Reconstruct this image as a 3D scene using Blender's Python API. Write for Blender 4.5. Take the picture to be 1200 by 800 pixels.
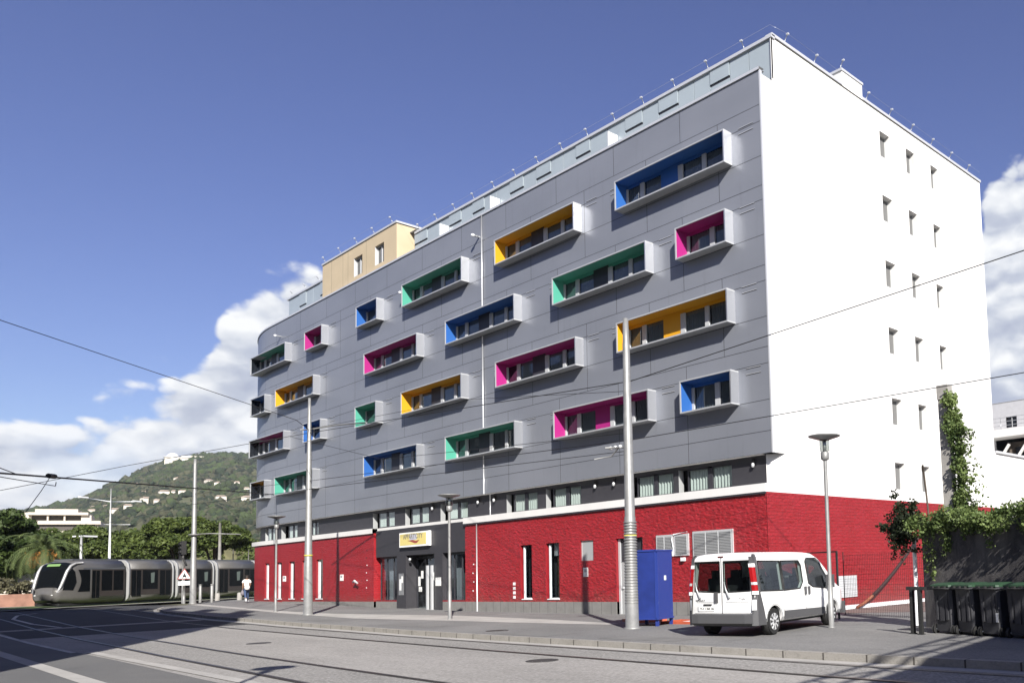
import bpy, math, random
import numpy as np
from mathutils import Vector, Matrix, noise
random.seed(7)
for o in list(bpy.data.objects): bpy.data.objects.remove(o)
scn = bpy.context.scene
COL = scn.collection
rad = math.radians

# ------------------------------------------------------------------ camera
cam_d = bpy.data.cameras.new("camera")
cam = bpy.data.objects.new("camera", cam_d); COL.objects.link(cam)
R = ((0.7540462348042041, 0.07613852418357807, 0.6523934402741566),
     (0.6560035479498229, -0.037750327880975036, -0.7538131451640542),
     (-0.03276615410522567, 0.9963823753359077, -0.07841263460136398))
M4 = Matrix([list(r) + [0] for r in R] + [[0, 0, 0, 1]])
M4.translation = (18.6075, -23.0, 1.5844)
cam.matrix_world = M4
cam_d.sensor_width = 36; cam_d.sensor_fit = 'HORIZONTAL'
cam_d.lens = 1006.19 / 1200 * 36
cam_d.shift_x = (600 - 873.34) / 1200
cam_d.shift_y = (585.98 - 400) / 1200
cam_d.clip_start = 0.1; cam_d.clip_end = 9000
scn.camera = cam

# ------------------------------------------------------------------ light
SUN_TO = Vector((1.65, -1.0, 1.23)).normalized()
sun_el = math.asin(SUN_TO.z)
sd = bpy.data.lights.new("sun", 'SUN'); sd.energy = 5.0; sd.angle = rad(0.53); sd.color = (1.0, 0.96, 0.9)
so = bpy.data.objects.new("sun", sd); COL.objects.link(so)
so.rotation_euler = SUN_TO.to_track_quat('Z', 'Y').to_euler()
so.location = (40, -30, 60)

scn.view_settings.view_transform = 'Standard'
scn.view_settings.look = 'None'
scn.view_settings.gamma = 1
scn.view_settings.exposure = 1.0
try: scn.view_settings.use_curve_mapping = False
except Exception: pass


class NT:
    """small node-tree helper"""
    def __init__(s, tree): s.t = tree; s.n = tree.nodes; s.l = tree.links
    def new(s, typ, **k):
        n = s.n.new(typ)
        for a, b in k.items():
            if a == 'ins':
                for i, v in b.items():
                    if isinstance(v, (bpy.types.NodeSocket,)): s.l.new(v, n.inputs[i])
                    else: n.inputs[i].default_value = v
            else: setattr(n, a, b)
        return n
    def math(s, op, a, b=0.0, c=None, clamp=False):
        n = s.n.new('ShaderNodeMath'); n.operation = op; n.use_clamp = clamp
        for i, v in enumerate((a, b, c)):
            if v is None: continue
            if isinstance(v, bpy.types.NodeSocket): s.l.new(v, n.inputs[i])
            else: n.inputs[i].default_value = v
        return n.outputs[0]
    def mix(s, f, a, b, blend='MIX'):
        n = s.n.new('ShaderNodeMix'); n.data_type = 'RGBA'; n.blend_type = blend
        for i, v in ((0, f), (6, a), (7, b)):
            if isinstance(v, bpy.types.NodeSocket): s.l.new(v, n.inputs[i])
            else: n.inputs[i].default_value = v if i == 0 else (tuple(v) + (1,))[:4]
        return n.outputs[2]
    def ramp(s, f, stops):
        n = s.n.new('ShaderNodeValToRGB'); e = n.color_ramp.elements
        while len(e) > 1: e.remove(e[0])
        e[0].position = stops[0][0]; e[0].color = (tuple(stops[0][1]) + (1,))[:4]
        for p, c in stops[1:]:
            q = e.new(p); q.color = (tuple(c) + (1,))[:4]
        s.l.new(f, n.inputs[0]); return n.outputs[0]
    def smooth(s, v, lo, hi, a=0.0, b=1.0):
        n = s.n.new('ShaderNodeMapRange'); n.interpolation_type = 'SMOOTHSTEP'
        s.l.new(v, n.inputs[0])
        for i, x in ((1, lo), (2, hi), (3, a), (4, b)):
            if isinstance(x, bpy.types.NodeSocket): s.l.new(x, n.inputs[i])
            else: n.inputs[i].default_value = x
        return n.outputs[0]
    def noise(s, vec, scale, detail=4, rough=0.55, dist=0.0):
        n = s.new('ShaderNodeTexNoise'); s.l.new(vec, n.inputs['Vector'])
        n.inputs['Scale'].default_value = scale; n.inputs['Detail'].default_value = detail
        n.inputs['Roughness'].default_value = rough; n.inputs['Distortion'].default_value = dist
        return n.outputs['Fac']


# ------------------------------------------------------------------ world: sky and clouds
world = bpy.data.worlds.new("World"); scn.world = world; world.use_nodes = True
W = NT(world.node_tree); W.n.clear()
sky = W.new('ShaderNodeTexSky', sky_type='NISHITA', sun_disc=False)
sky.sun_elevation = sun_el; sky.sun_rotation = math.atan2(SUN_TO.x, SUN_TO.y)
sky.altitude = 0; sky.air_density = 1.0; sky.dust_density = 0.4; sky.ozone_density = 3.0
tc = W.new('ShaderNodeTexCoord'); sep = W.new('ShaderNodeSeparateXYZ'); W.l.new(tc.outputs['Generated'], sep.inputs[0])
gx, gy, gz = sep.outputs
az = W.math('MULTIPLY', W.math('ARCTAN2', gy, gx), 57.2958)            # degrees
el = W.math('MULTIPLY', W.math('ARCSINE', gz), 57.2958)
# cloud-top elevation as a function of azimuth (degrees / 40)
def top_curve(pts):
    n = W.new('ShaderNodeFloatCurve')
    f = W.math('DIVIDE', W.math('ADD', az, 180.0), 360.0)
    W.l.new(f, n.inputs['Value'])
    c = n.mapping.curves[0]
    pts = [((a + 180) / 360, e / 40) for a, e in pts]
    c.points[0].location = pts[0]; c.points[1].location = pts[-1]
    for p in pts[1:-1]: c.points.new(*p)
    for p in c.points: p.handle_type = 'VECTOR'
    n.mapping.update()
    return W.math('MULTIPLY', n.outputs[0], 40.0)
top = top_curve([(-180, 8), (-150, 6), (-120, 10), (-60, 14), (0, 10), (60, 12), (105, 26), (111.6, 24.6), (114.3, 22.5), (117, 15), (125, 8), (150, 12),
                 (157, 17.9), (160.8, 17.9), (162.1, 16.0), (162.9, 13.8), (164.0, 11.6), (166, 10.8), (167.6, 10.4), (170, 9.9), (172.5, 8.9), (177, 8.5), (180, 8)])
mp = W.new('ShaderNodeMapping'); W.l.new(tc.outputs['Generated'], mp.inputs[0]); mp.inputs['Scale'].default_value = (1, 1, 1.6)
vec = mp.outputs[0]
def cloud_field(src):
    nz = W.noise(src, 7.0, 6, 0.6, 0.0)
    nd = W.new('ShaderNodeTexNoise'); W.l.new(src, nd.inputs['Vector']); nd.inputs['Scale'].default_value = 22.0; nd.inputs['Detail'].default_value = 3
    vm = W.new('ShaderNodeVectorMath', operation='MULTIPLY_ADD'); W.l.new(nd.outputs['Color'], vm.inputs[0]); vm.inputs[1].default_value = (.045, .045, .045); W.l.new(src, vm.inputs[2])
    out = W.math('MULTIPLY', W.math('SUBTRACT', nz, 0.5), 4.6)
    for sc, am in ((13.0, 3.6), (31.0, 1.9)):
        vo = W.new('ShaderNodeTexVoronoi', feature='F1'); W.l.new(vm.outputs[0], vo.inputs['Vector']); vo.inputs['Scale'].default_value = sc
        out = W.math('ADD', out, W.math('MULTIPLY', W.math('SUBTRACT', 0.42, vo.outputs['Distance']), am))
    return out, nz
cf1, n1 = cloud_field(vec)
d = W.math('ADD', W.math('SUBTRACT', top, el), cf1)
dens = W.smooth(d, -.1, 1.0)
# stray wisps a little above the bank
wz = W.math('MULTIPLY', W.smooth(el, 8.5, 10.5), W.smooth(el, 13.5, 11.5))
wisp = W.math('MULTIPLY', W.smooth(W.noise(vec, 17.0, 9, 0.62, 0.4), 0.585, 0.70), W.math('MULTIPLY', wz, 0.25))
dens = W.math('MAXIMUM', dens, wisp)
# breaks in the bank just above the hill
brk = W.smooth(W.noise(vec, 6.0, 5, 0.5, 0.2), 0.47, 0.60)
low = W.smooth(el, 9.5, 5.5)
dens2 = W.math('MULTIPLY', dens, W.math('SUBTRACT', 1.0, W.math('MULTIPLY', W.math('MULTIPLY', brk, low), 0.30)))
# softness on the right hand bank
# self shading: the cloud field sampled again a little nearer the sun
mp2 = W.new('ShaderNodeVectorMath', operation='ADD'); W.l.new(tc.outputs['Generated'], mp2.inputs[0])
mp2.inputs[1].default_value = (0.006, -0.005, 0.012)
mp3 = W.new('ShaderNodeMapping'); W.l.new(mp2.outputs[0], mp3.inputs[0]); mp3.inputs['Scale'].default_value = (1, 1, 1.6)
cf2, n1b = cloud_field(mp3.outputs[0])
rel = W.math('SUBTRACT', cf1, cf2)
big = W.noise(vec, 5.0, 4, 0.5, 0.2)
tone = W.math('ADD', W.math('ADD', W.math('MULTIPLY', rel, 0.30), 0.52), W.math('ADD', W.math('MULTIPLY', W.math('SUBTRACT', big, 0.5), 1.2), W.math('MULTIPLY', W.smooth(d, 5.0, 0.5), 0.22)), clamp=True)
ccol = W.ramp(tone, [(0.0, (0.42, 0.46, 0.58)), (0.35, (0.52, 0.56, 0.66)), (0.62, (0.70, 0.73, 0.79)), (1.0, (0.92, 0.93, 0.94))])
bgs = W.new('ShaderNodeBackground'); W.l.new(sky.outputs[0], bgs.inputs[0]); bgs.inputs[1].default_value = 0.061
hs = W.new('ShaderNodeHueSaturation'); W.l.new(sky.outputs[0], hs.inputs['Color']); hs.inputs['Hue'].default_value = 0.5265; hs.inputs['Saturation'].default_value = 1.08
W.l.new(hs.outputs[0], bgs.inputs[0])
bgc = W.new('ShaderNodeBackground'); W.l.new(ccol, bgc.inputs[0]); bgc.inputs[1].default_value = 0.56
mx = W.new('ShaderNodeMixShader'); W.l.new(dens2, mx.inputs[0]); W.l.new(bgs.outputs[0], mx.inputs[1]); W.l.new(bgc.outputs[0], mx.inputs[2])
wo = W.new('ShaderNodeOutputWorld'); W.l.new(mx.outputs[0], wo.inputs[0])

# ------------------------------------------------------------------ materials
MATS = {}
def srgb(r, g, b):
    f = lambda c: (c / 255 / 12.92) if c / 255 <= 0.04045 else ((c / 255 + 0.055) / 1.055) ** 2.4
    return (f(r), f(g), f(b))
def mat(name, col, rough=0.6, metal=0.0, spec=0.5, var=0.0, vscale=3.0, bump=0.0, bscale=20.0, emit=None, coat=0.0, dirt=None):
    if name in MATS: return MATS[name]
    m = bpy.data.materials.new(name); m.use_nodes = True; MATS[name] = m
    T = NT(m.node_tree); p = T.n['Principled BSDF']
    p.inputs['Base Color'].default_value = (*col, 1); p.inputs['Roughness'].default_value = rough
    p.inputs['Metallic'].default_value = metal; p.inputs['Specular IOR Level'].default_value = spec
    p.inputs['Coat Weight'].default_value = coat
    tcn = T.new('ShaderNodeTexCoord'); v = tcn.outputs['Object']
    if var > 0:
        n = T.noise(v, vscale, 6, 0.6)
        c = T.mix(T.smooth(n, 0.3, 0.7), tuple(x * (1 - var) for x in col), tuple(min(1, x * (1 + var)) for x in col))
        T.l.new(c, p.inputs['Base Color'])
    if bump > 0:
        b = T.new('ShaderNodeBump'); T.l.new(T.noise(v, bscale, 5, 0.6), b.inputs['Height'])
        b.inputs['Strength'].default_value = bump; b.inputs['Distance'].default_value = 0.02
        T.l.new(b.outputs[0], p.inputs['Normal'])
    if emit:
        p.inputs['Emission Color'].default_value = (*emit[0], 1); p.inputs['Emission Strength'].default_value = emit[1]
    return m
def clear_glass(name, tint, refl=0.5, tr=0.9):
    if name in MATS: return MATS[name]
    m = bpy.data.materials.new(name); m.use_nodes = True; MATS[name] = m
    T = NT(m.node_tree); T.n.clear()
    t = T.new('ShaderNodeBsdfTransparent'); t.inputs[0].default_value = (*[x * tr for x in tint], 1)
    g = T.new('ShaderNodeBsdfGlossy'); g.inputs['Roughness'].default_value = 0.03; g.inputs[0].default_value = (0.9, 0.95, 1, 1)
    geo = T.new('ShaderNodeNewGeometry'); f = T.new('ShaderNodeFresnel'); T.l.new(T.math('ADD', T.math('MULTIPLY', geo.outputs['Backfacing'], 1 / 1.5 - 1.5), 1.5), f.inputs[0])
    k = T.math('ADD', T.math('MULTIPLY', f.outputs[0], 1.3), 0.03 * refl, clamp=True)
    x = T.new('ShaderNodeMixShader'); T.l.new(k, x.inputs[0]); T.l.new(t.outputs[0], x.inputs[1]); T.l.new(g.outputs[0], x.inputs[2])
    o = T.new('ShaderNodeOutputMaterial'); T.l.new(x.outputs[0], o.inputs[0])
    return m

def cladding_mat():
    m = mat('grey_cladding', (0.20, 0.21, 0.24), 0.36, 0.25, 0.5)
    T = NT(m.node_tree); p = T.n['Principled BSDF']
    v = T.n['Texture Coordinate'].outputs['Object'] if 'Texture Coordinate' in T.n else T.new('ShaderNodeTexCoord').outputs['Object']
    mpn = T.new('ShaderNodeMapping'); T.l.new(v, mpn.inputs[0]); mpn.inputs['Scale'].default_value = (0.25, 0.25, 0.5)
    n = T.noise(mpn.outputs[0], 1.0, 3, 0.5)
    T.l.new(T.mix(T.smooth(n, 0.3, 0.7), (0.238, 0.252, 0.285), (0.270, 0.284, 0.320)), p.inputs['Base Color'])
    st = T.new('ShaderNodeMapping'); T.l.new(v, st.inputs[0]); st.inputs['Scale'].default_value = (3.0, 3.0, .22)
    src_ = p.inputs['Base Color'].links[0].from_socket
    wn = T.new('ShaderNodeTexWhiteNoise'); cell = T.new('ShaderNodeVectorMath', operation='SNAP'); T.l.new(v, cell.inputs[0]); cell.inputs[1].default_value = (3.945, 100, 2.93); T.l.new(cell.outputs[0], wn.inputs['Vector'])
    c1 = T.mix(T.math('MULTIPLY', wn.outputs['Value'], .16), src_, (.36, .37, .40))
    T.l.new(T.mix(T.math('MULTIPLY', T.smooth(T.noise(st.outputs[0], 1.4, 6, .62), .55, .75), .22), c1, (.16, .165, .18)), p.inputs['Base Color'])
    n2 = T.noise(v, 6, 4, 0.5)
    T.l.new(T.math('ADD', T.math('MULTIPLY', n2, 0.15), 0.30), p.inputs['Roughness'])
    return m
def brick_mat(name, rough_face, axis):
    m = mat(name, (0.40, 0.018, 0.03), 0.45, 0, 0.5)
    T = NT(m.node_tree); p = T.n['Principled BSDF']; v = T.new('ShaderNodeTexCoord').outputs['Object']
    sp = T.new('ShaderNodeSeparateXYZ'); T.l.new(v, sp.inputs[0])
    cb = T.new('ShaderNodeCombineXYZ'); T.l.new(sp.outputs[axis], cb.inputs[0]); T.l.new(sp.outputs[2], cb.inputs[1])
    br = T.new('ShaderNodeTexBrick'); T.l.new(cb.outputs[0], br.inputs['Vector'])
    br.inputs['Scale'].default_value = 1.0; br.inputs['Brick Width'].default_value = 0.30; br.inputs['Row Height'].default_value = 0.12
    br.inputs['Mortar Size'].default_value = 0.006; br.inputs['Mortar Smooth'].default_value = 0.4
    br.inputs['Color1'].default_value = (0.38, 0.014, 0.020, 1); br.inputs['Color2'].default_value = (0.33, 0.012, 0.017, 1); br.inputs['Mortar'].default_value = (0.24, 0.009, 0.015, 1)
    n = T.noise(v, 1.2, 5, 0.6)
    T.l.new(T.mix(T.math('MULTIPLY', T.smooth(n, 0.4, 0.75), 0.35), br.outputs['Color'], (0.42, 0.025, 0.04)), p.inputs['Base Color'])
    mpn = T.new('ShaderNodeMapping'); T.l.new(v, mpn.inputs[0]); mpn.inputs['Scale'].default_value = (1, 1, 1.9)
    src_ = p.inputs['Base Color'].links[0].from_socket; nn = T.noise(v, 2.2, 7, .65, .5)
    hgt = T.math('ADD', sp.outputs[2], T.math('MULTIPLY', T.math('SUBTRACT', nn, .5), 2.2))
    c1 = T.mix(T.math('MULTIPLY', T.smooth(hgt, .9, .3), .35), src_, (.20, .075, .06))
    st = T.new('ShaderNodeMapping'); T.l.new(v, st.inputs[0]); st.inputs['Scale'].default_value = (2.2, 2.2, .16)
    c2 = T.mix(T.math('MULTIPLY', T.smooth(T.noise(st.outputs[0], 1.6, 5, .6), .56, .72), .28), c1, (.20, .02, .025)); T.l.new(c2, p.inputs['Base Color'])
    vo = T.new('ShaderNodeTexVoronoi'); T.l.new(mpn.outputs[0], vo.inputs['Vector']); vo.inputs['Scale'].default_value = 5.5; vo.feature = 'SMOOTH_F1'
    n3 = T.noise(mpn.outputs[0], 7.0, 6, 0.62, 0.6)
    h = T.math('ADD', T.math('MULTIPLY', vo.outputs['Distance'], 0.9 * rough_face), T.math('MULTIPLY', n3, 1.4 * rough_face))
    h = T.math('SUBTRACT', h, T.math('MULTIPLY', br.outputs['Fac'], 0.25))
    b = T.new('ShaderNodeBump'); T.l.new(h, b.inputs['Height']); b.inputs['Strength'].default_value = 0.85; b.inputs['Distance'].default_value = 0.055
    T.l.new(b.outputs[0], p.inputs['Normal'])
    return m
def ground_mat(name, c1, c2, scale=0.35, fine=40, bump=0.25, stain=0.25, stretch=(1, 1, 1), speck=0.12):
    m = mat(name, c1, 0.9, 0, 0.25)
    T = NT(m.node_tree); p = T.n['Principled BSDF']; v = T.new('ShaderNodeTexCoord').outputs['Object']
    mpn = T.new('ShaderNodeMapping'); T.l.new(v, mpn.inputs[0]); mpn.inputs['Scale'].default_value = stretch
    a = T.noise(mpn.outputs[0], scale, 7, 0.62, 0.3); f = T.noise(v, fine, 3, 0.7); s = T.noise(mpn.outputs[0], scale * 4.3, 6, 0.65, 0.8)
    c = T.mix(T.smooth(a, 0.3, 0.7), c1, c2)
    c = T.mix(T.math('MULTIPLY', T.smooth(s, 0.52, 0.75), stain), c, tuple(x * 0.45 for x in c1))
    c = T.mix(T.math('MULTIPLY', T.smooth(f, 0.45, 0.7), speck), c, (0.62, 0.60, 0.57))
    c = T.mix(T.math('MULTIPLY', T.smooth(f, 0.48, 0.3), speck * 1.5), c, tuple(x * 0.35 for x in c1))
    T.l.new(c, p.inputs['Base Color'])
    b = T.new('ShaderNodeBump'); T.l.new(f, b.inputs['Height']); b.inputs['Strength'].default_value = bump; b.inputs['Distance'].default_value = 0.02
    T.l.new(b.outputs[0], p.inputs['Normal'])
    return m
def leaf_mat(name, dark, light, scale=0.6, rough=0.6):
    m = mat(name, dark, rough, 0, 0.3)
    T = NT(m.node_tree); p = T.n['Principled BSDF']; v = T.new('ShaderNodeTexCoord').outputs['Object']
    a = T.noise(v, scale, 4, 0.6); b = T.noise(v, scale * 9, 2, 0.6)
    f = T.math('ADD', T.math('MULTIPLY', a, 0.6), T.math('MULTIPLY', b, 0.4))
    T.l.new(T.mix(T.smooth(f, 0.36, 0.64), dark, light), p.inputs['Base Color'])
    tr = T.new('ShaderNodeBsdfTranslucent'); tr.inputs[0].default_value = (*[x * 1.1 for x in light], 1)
    mxs = T.new('ShaderNodeMixShader'); mxs.inputs[0].default_value = 0.25
    out = T.n['Material Output']; T.l.new(p.outputs[0], mxs.inputs[1]); T.l.new(tr.outputs[0], mxs.inputs[2]); T.l.new(mxs.outputs[0], out.inputs[0])
    return m
def render_mat():
    m = mat('white_render', (0.84, 0.83, 0.80), 0.85, 0, 0.2)
    T = NT(m.node_tree); p = T.n['Principled BSDF']; v = T.new('ShaderNodeTexCoord').outputs['Object']
    mpn = T.new('ShaderNodeMapping'); T.l.new(v, mpn.inputs[0]); mpn.inputs['Scale'].default_value = (0.6, 0.6, 0.15)
    n = T.noise(mpn.outputs[0], 1.0, 6, 0.6)
    T.l.new(T.mix(T.smooth(n, 0.35, 0.75), (0.85, 0.84, 0.815), (0.77, 0.76, 0.74)), p.inputs['Base Color'])
    b = T.new('ShaderNodeBump'); T.l.new(T.noise(v, 60, 3, 0.6), b.inputs['Height']); b.inputs['Strength'].default_value = 0.15; b.inputs['Distance'].default_value = 0.01
    T.l.new(b.outputs[0], p.inputs['Normal'])
    return m
def stained_wall_mat():
    m = mat('stained_concrete', (0.10, 0.095, 0.10), 0.9, 0, 0.2)
    T = NT(m.node_tree); p = T.n['Principled BSDF']; v = T.new('ShaderNodeTexCoord').outputs['Object']
    mpn = T.new('ShaderNodeMapping'); T.l.new(v, mpn.inputs[0]); mpn.inputs['Scale'].default_value = (1.6, 1.6, 0.5)
    a = T.noise(mpn.outputs[0], 1.1, 8, 0.65, 0.5); b2 = T.noise(v, 0.9, 5, 0.6)
    c = T.mix(T.smooth(a, 0.32, 0.68), (0.055, 0.052, 0.058), (0.17, 0.16, 0.155))
    c = T.mix(T.math('MULTIPLY', T.smooth(b2, 0.5, 0.72), 0.6), c, (0.24, 0.225, 0.21))
    T.l.new(c, p.inputs['Base Color'])
    b = T.new('ShaderNodeBump'); T.l.new(T.noise(v, 25, 5, 0.65), b.inputs['Height']); b.inputs['Strength'].default_value = 0.5; b.inputs['Distance'].default_value = 0.02
    T.l.new(b.outputs[0], p.inputs['Normal'])
    return m

m_clad = cladding_mat(); m_sill = mat('sill_grey', (0.20, 0.205, 0.21), 0.45, 0.2); m_gap = mat('panel_gap', (0.045, 0.047, 0.055), 0.8)
m_white = render_mat(); m_redf = brick_mat('red_rock_face', 1.0, 0); m_redl = brick_mat('red_smooth_brick', 0.30, 0); m_reds = brick_mat('red_side_brick', 0.6, 1)
m_redp = mat('red_paint', (0.32, 0.011, 0.019), 0.5)
m_frame = mat('box_frame_metal', (0.50, 0.51, 0.52), 0.35, 0.3, 0.5, var=0.05)
m_boxside = mat('painted_white', (0.74, 0.75, 0.76), 0.4, 0.0, 0.5); m_boxs = mat('box_side_satin', (0.48, 0.49, 0.51), 0.30, 0.75, 0.5)
m_mull = mat('mullion_light', (0.66, 0.67, 0.68), 0.4)
m_dark = mat('dark_panel', (0.055, 0.054, 0.064), 0.45, 0.1)
m_darkwall = mat('dark_cladding', (0.060, 0.058, 0.066), 0.5, 0.1, var=0.06)
m_plinth = mat('plinth_tile', (0.20, 0.195, 0.185), 0.7, var=0.10, vscale=2, bump=0.2)
m_trim = mat('coping_metal', (0.62, 0.63, 0.64), 0.35, 0.35)
m_glassp = mat('blue_grey_panel', (0.30, 0.345, 0.375), 0.35, 0.0, 0.5, var=0.04, vscale=0.5)
m_beige = mat('sand_cladding', (0.56, 0.455, 0.30), 0.6, var=0.05, vscale=0.7)
m_alu = mat('aluminium', (0.55, 0.56, 0.57), 0.35, 0.6)
m_louv = mat('louvre_grey', (0.38, 0.39, 0.39), 0.45, 0.3)
m_glass = clear_glass('window_glass', (0.75, 0.82, 0.85))
m_sglass = clear_glass('strip_glass', (.93, .98, .96), .3, .99)
m_dglass = mat('dark_glass', (0.012, 0.014, 0.018), 0.05, 0, 0.8)
m_curt = mat('curtain_pale', (0.74, 0.80, 0.78), 0.9)
m_curtd = mat('curtain_grey', (0.17, 0.175, 0.18), 0.9)
m_room = mat('room_dark', (0.03, 0.03, 0.033), 0.9)
m_gpole = mat('galvanised_steel', (0.36, 0.36, 0.35), 0.5, 0.35, var=0.10, vscale=5)
m_conc = mat('weathered_concrete', (0.42, 0.40, 0.37), 0.9, var=0.2, vscale=1.5, bump=0.3)
m_black = mat('black_rubber', (0.02, 0.02, 0.02), 0.7)
m_wire = mat('wire_black', (0.02, 0.02, 0.022), 0.6)
BOXC = {'blue': (0.045, 0.19, 0.62), 'orange': (0.86, 0.42, 0.02), 'green': (0.12, 0.52, 0.38), 'pink': (0.62, 0.035, 0.30)}
m_box = {k: mat('liner_' + k, c, 0.45, 0, 0.4) for k, c in BOXC.items()}

# ------------------------------------------------------------------ mesh builder
class MB:
    def __init__(s): s.v = []; s.f = []; s.m = []; s.mats = []; s.sm = []
    def mi(s, m):
        if m not in s.mats: s.mats.append(m)
        return s.mats.index(m)
    def face(s, pts, m, smooth=False):
        b = len(s.v); s.v += [tuple(p) for p in pts]; s.f.append(tuple(range(b, b + len(pts)))); s.m.append(s.mi(m)); s.sm.append(smooth)
        return s
    def box(s, x0, x1, y0, y1, z0, z1, m, skip=''):
        b = len(s.v)
        s.v += [(x0, y0, z0), (x1, y0, z0), (x1, y1, z0), (x0, y1, z0), (x0, y0, z1), (x1, y0, z1), (x1, y1, z1), (x0, y1, z1)]
        F = {'d': (0, 3, 2, 1), 'u': (4, 5, 6, 7), 'f': (0, 1, 5, 4), 'b': (2, 3, 7, 6), 'l': (3, 0, 4, 7), 'r': (1, 2, 6, 5)}
        for k, q in F.items():
            if k in skip: continue
            s.f.append(tuple(b + i for i in q)); s.m.append(s.mi(m)); s.sm.append(False)
        return s
    def obox(s, c, ax, ay, az, hx, hy, hz, m):
        """oriented box: centre, unit axes, half sizes"""
        c = Vector(c); b = len(s.v)
        for sx, sy, sz in ((-1, -1, -1), (1, -1, -1), (1, 1, -1), (-1, 1, -1), (-1, -1, 1), (1, -1, 1), (1, 1, 1), (-1, 1, 1)):
            s.v.append(tuple(c + ax * hx * sx + ay * hy * sy + az * hz * sz))
        for q in ((0, 3, 2, 1), (4, 5, 6, 7), (0, 1, 5, 4), (2, 3, 7, 6), (3, 0, 4, 7), (1, 2, 6, 5)):
            s.f.append(tuple(b + i for i in q)); s.m.append(s.mi(m)); s.sm.append(False)
        return s
    def tube(s, pts, rr, m, n=10, cap=True, smooth=True):
        pts = [Vector(p) for p in pts]
        if not isinstance(rr, (list, tuple)): rr = [rr] * len(pts)
        b = len(s.v); mi = s.mi(m)
        for i, p in enumerate(pts):
            t = (pts[min(i + 1, len(pts) - 1)] - pts[max(i - 1, 0)]).normalized()
            a = Vector((0, 0, 1)) if abs(t.z) < 0.9 else Vector((1, 0, 0))
            u = t.cross(a).normalized(); w = t.cross(u)
            for k in range(n):
                q = 2 * math.pi * k / n
                s.v.append(tuple(p + (u * math.cos(q) + w * math.sin(q)) * rr[i]))
        for i in range(len(pts) - 1):
            for k in range(n):
                k2 = (k + 1) % n
                s.f.append((b + i * n + k, b + i * n + k2, b + (i + 1) * n + k2, b + (i + 1) * n + k)); s.m.append(mi); s.sm.append(smooth)
        if cap:
            s.f.append(tuple(b + k for k in range(n))); s.m.append(mi); s.sm.append(False)
            e = b + (len(pts) - 1) * n
            s.f.append(tuple(e + k for k in reversed(range(n)))); s.m.append(mi); s.sm.append(False)
        return s
    def lathe(s, c, prof, m, n=24, smooth=True):
        """profile of (r, z) around a vertical axis at c"""
        b = len(s.v); mi = s.mi(m)
        for r, z in prof:
            for k in range(n):
                q = 2 * math.pi * k / n
                s.v.append((c[0] + r * math.cos(q), c[1] + r * math.sin(q), c[2] + z))
        for i in range(len(prof) - 1):
            for k in range(n):
                k2 = (k + 1) % n
                s.f.append((b + i * n + k, b + i * n + k2, b + (i + 1) * n + k2, b + (i + 1) * n + k)); s.m.append(mi); s.sm.append(smooth)
        return s
    def build(s, name, parent=None, loc=None):
        me = bpy.data.meshes.new(name); me.from_pydata(s.v, [], s.f)
        for m in s.mats: me.materials.append(m)
        me.polygons.foreach_set('material_index', s.m); me.polygons.foreach_set('use_smooth', s.sm); me.update()
        o = bpy.data.objects.new(name, me); COL.objects.link(o)
        if parent: o.parent = parent
        if loc: o.location = loc
        return o
def tag(o, label=None, cat=None, group=None, kind=None):
    if label: o['label'] = label
    if cat: o['category'] = cat
    if group: o['group'] = group
    if kind: o['kind'] = kind
    return o
def thing(name, loc, label, cat, group=None, rz=0.0):
    o = bpy.data.objects.new(name, None); o.empty_display_size = 0.3; COL.objects.link(o)
    o.location = loc; o.rotation_euler = (0, 0, rz)
    return tag(o, label, cat, group)
def copy_tree(o, parent=None):
    c = o.copy(); COL.objects.link(c); c.parent = parent
    for ch in [x for x in bpy.data.objects if x.parent == o]: copy_tree(ch, c)
    return c
def text_mb(txt, size, m, font_bold=False, extrude=0.002, name='lettering'):
    cu = bpy.data.curves.new(name, 'FONT'); cu.body = txt; cu.size = size; cu.align_x = 'CENTER'; cu.align_y = 'CENTER'; cu.extrude = extrude
    if font_bold: cu.offset = size * 0.02
    o = bpy.data.objects.new(name, cu); COL.objects.link(o)
    dg = bpy.context.evaluated_depsgraph_get(); me = bpy.data.meshes.new_from_object(o.evaluated_get(dg))
    bpy.data.objects.remove(o); bpy.data.curves.remove(cu)
    me.materials.clear(); me.materials.append(m)
    r = bpy.data.objects.new(name, me); COL.objects.link(r); return r
def interp(x, xs, ys):
    return float(np.interp(x, xs, ys))
def H(x): return interp(x, [-60, -46, -28.5, -19, -8], [.45, .47, .08, -.04, -.08])
HR = -0.13     # road below pavement

# ------------------------------------------------------------------ ground, road, pavement
m_ground = ground_mat('verge_ground', (0.20, 0.17, 0.12), (0.13, 0.14, 0.07), 0.08, 8)
m_road = ground_mat('light_road', (0.36, 0.342, 0.32), (0.27, 0.257, 0.24), 0.22, 17, 0.6, 0.38, (0.30, 1.3, 1), 0.30)
m_asph = ground_mat('asphalt_left', (0.15, 0.15, 0.15), (0.19, 0.187, 0.18), 0.3, 40, 0.3, 0.2)
m_asph_shade = ground_mat('shade_darkened_asphalt', (0.085, 0.085, 0.09), (0.11, 0.11, 0.112), 0.3, 40, 0.3, 0.2)  # asphalt tone darkened to deepen the cast shadow on the left road
m_pave = ground_mat('pavement_asphalt', (0.19, 0.188, 0.185), (0.26, 0.255, 0.247), 0.30, 30, 0.35, 0.42, (0.6, 1, 1), .22)
m_track = ground_mat('track_concrete', (0.27, 0.26, 0.245), (0.235, 0.225, 0.21), 0.3, 18, 0.5, 0.35, (0.25, 1, 1), 0.35)
m_kerb = ground_mat('kerb_stone', (0.45, 0.425, 0.385), (0.37, 0.35, 0.315), 1.2, 20, 0.5, 0.45)
T = NT(m_kerb.node_tree); p_ = T.n['Principled BSDF']; lk = p_.inputs['Base Color'].links[0].from_socket
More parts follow.
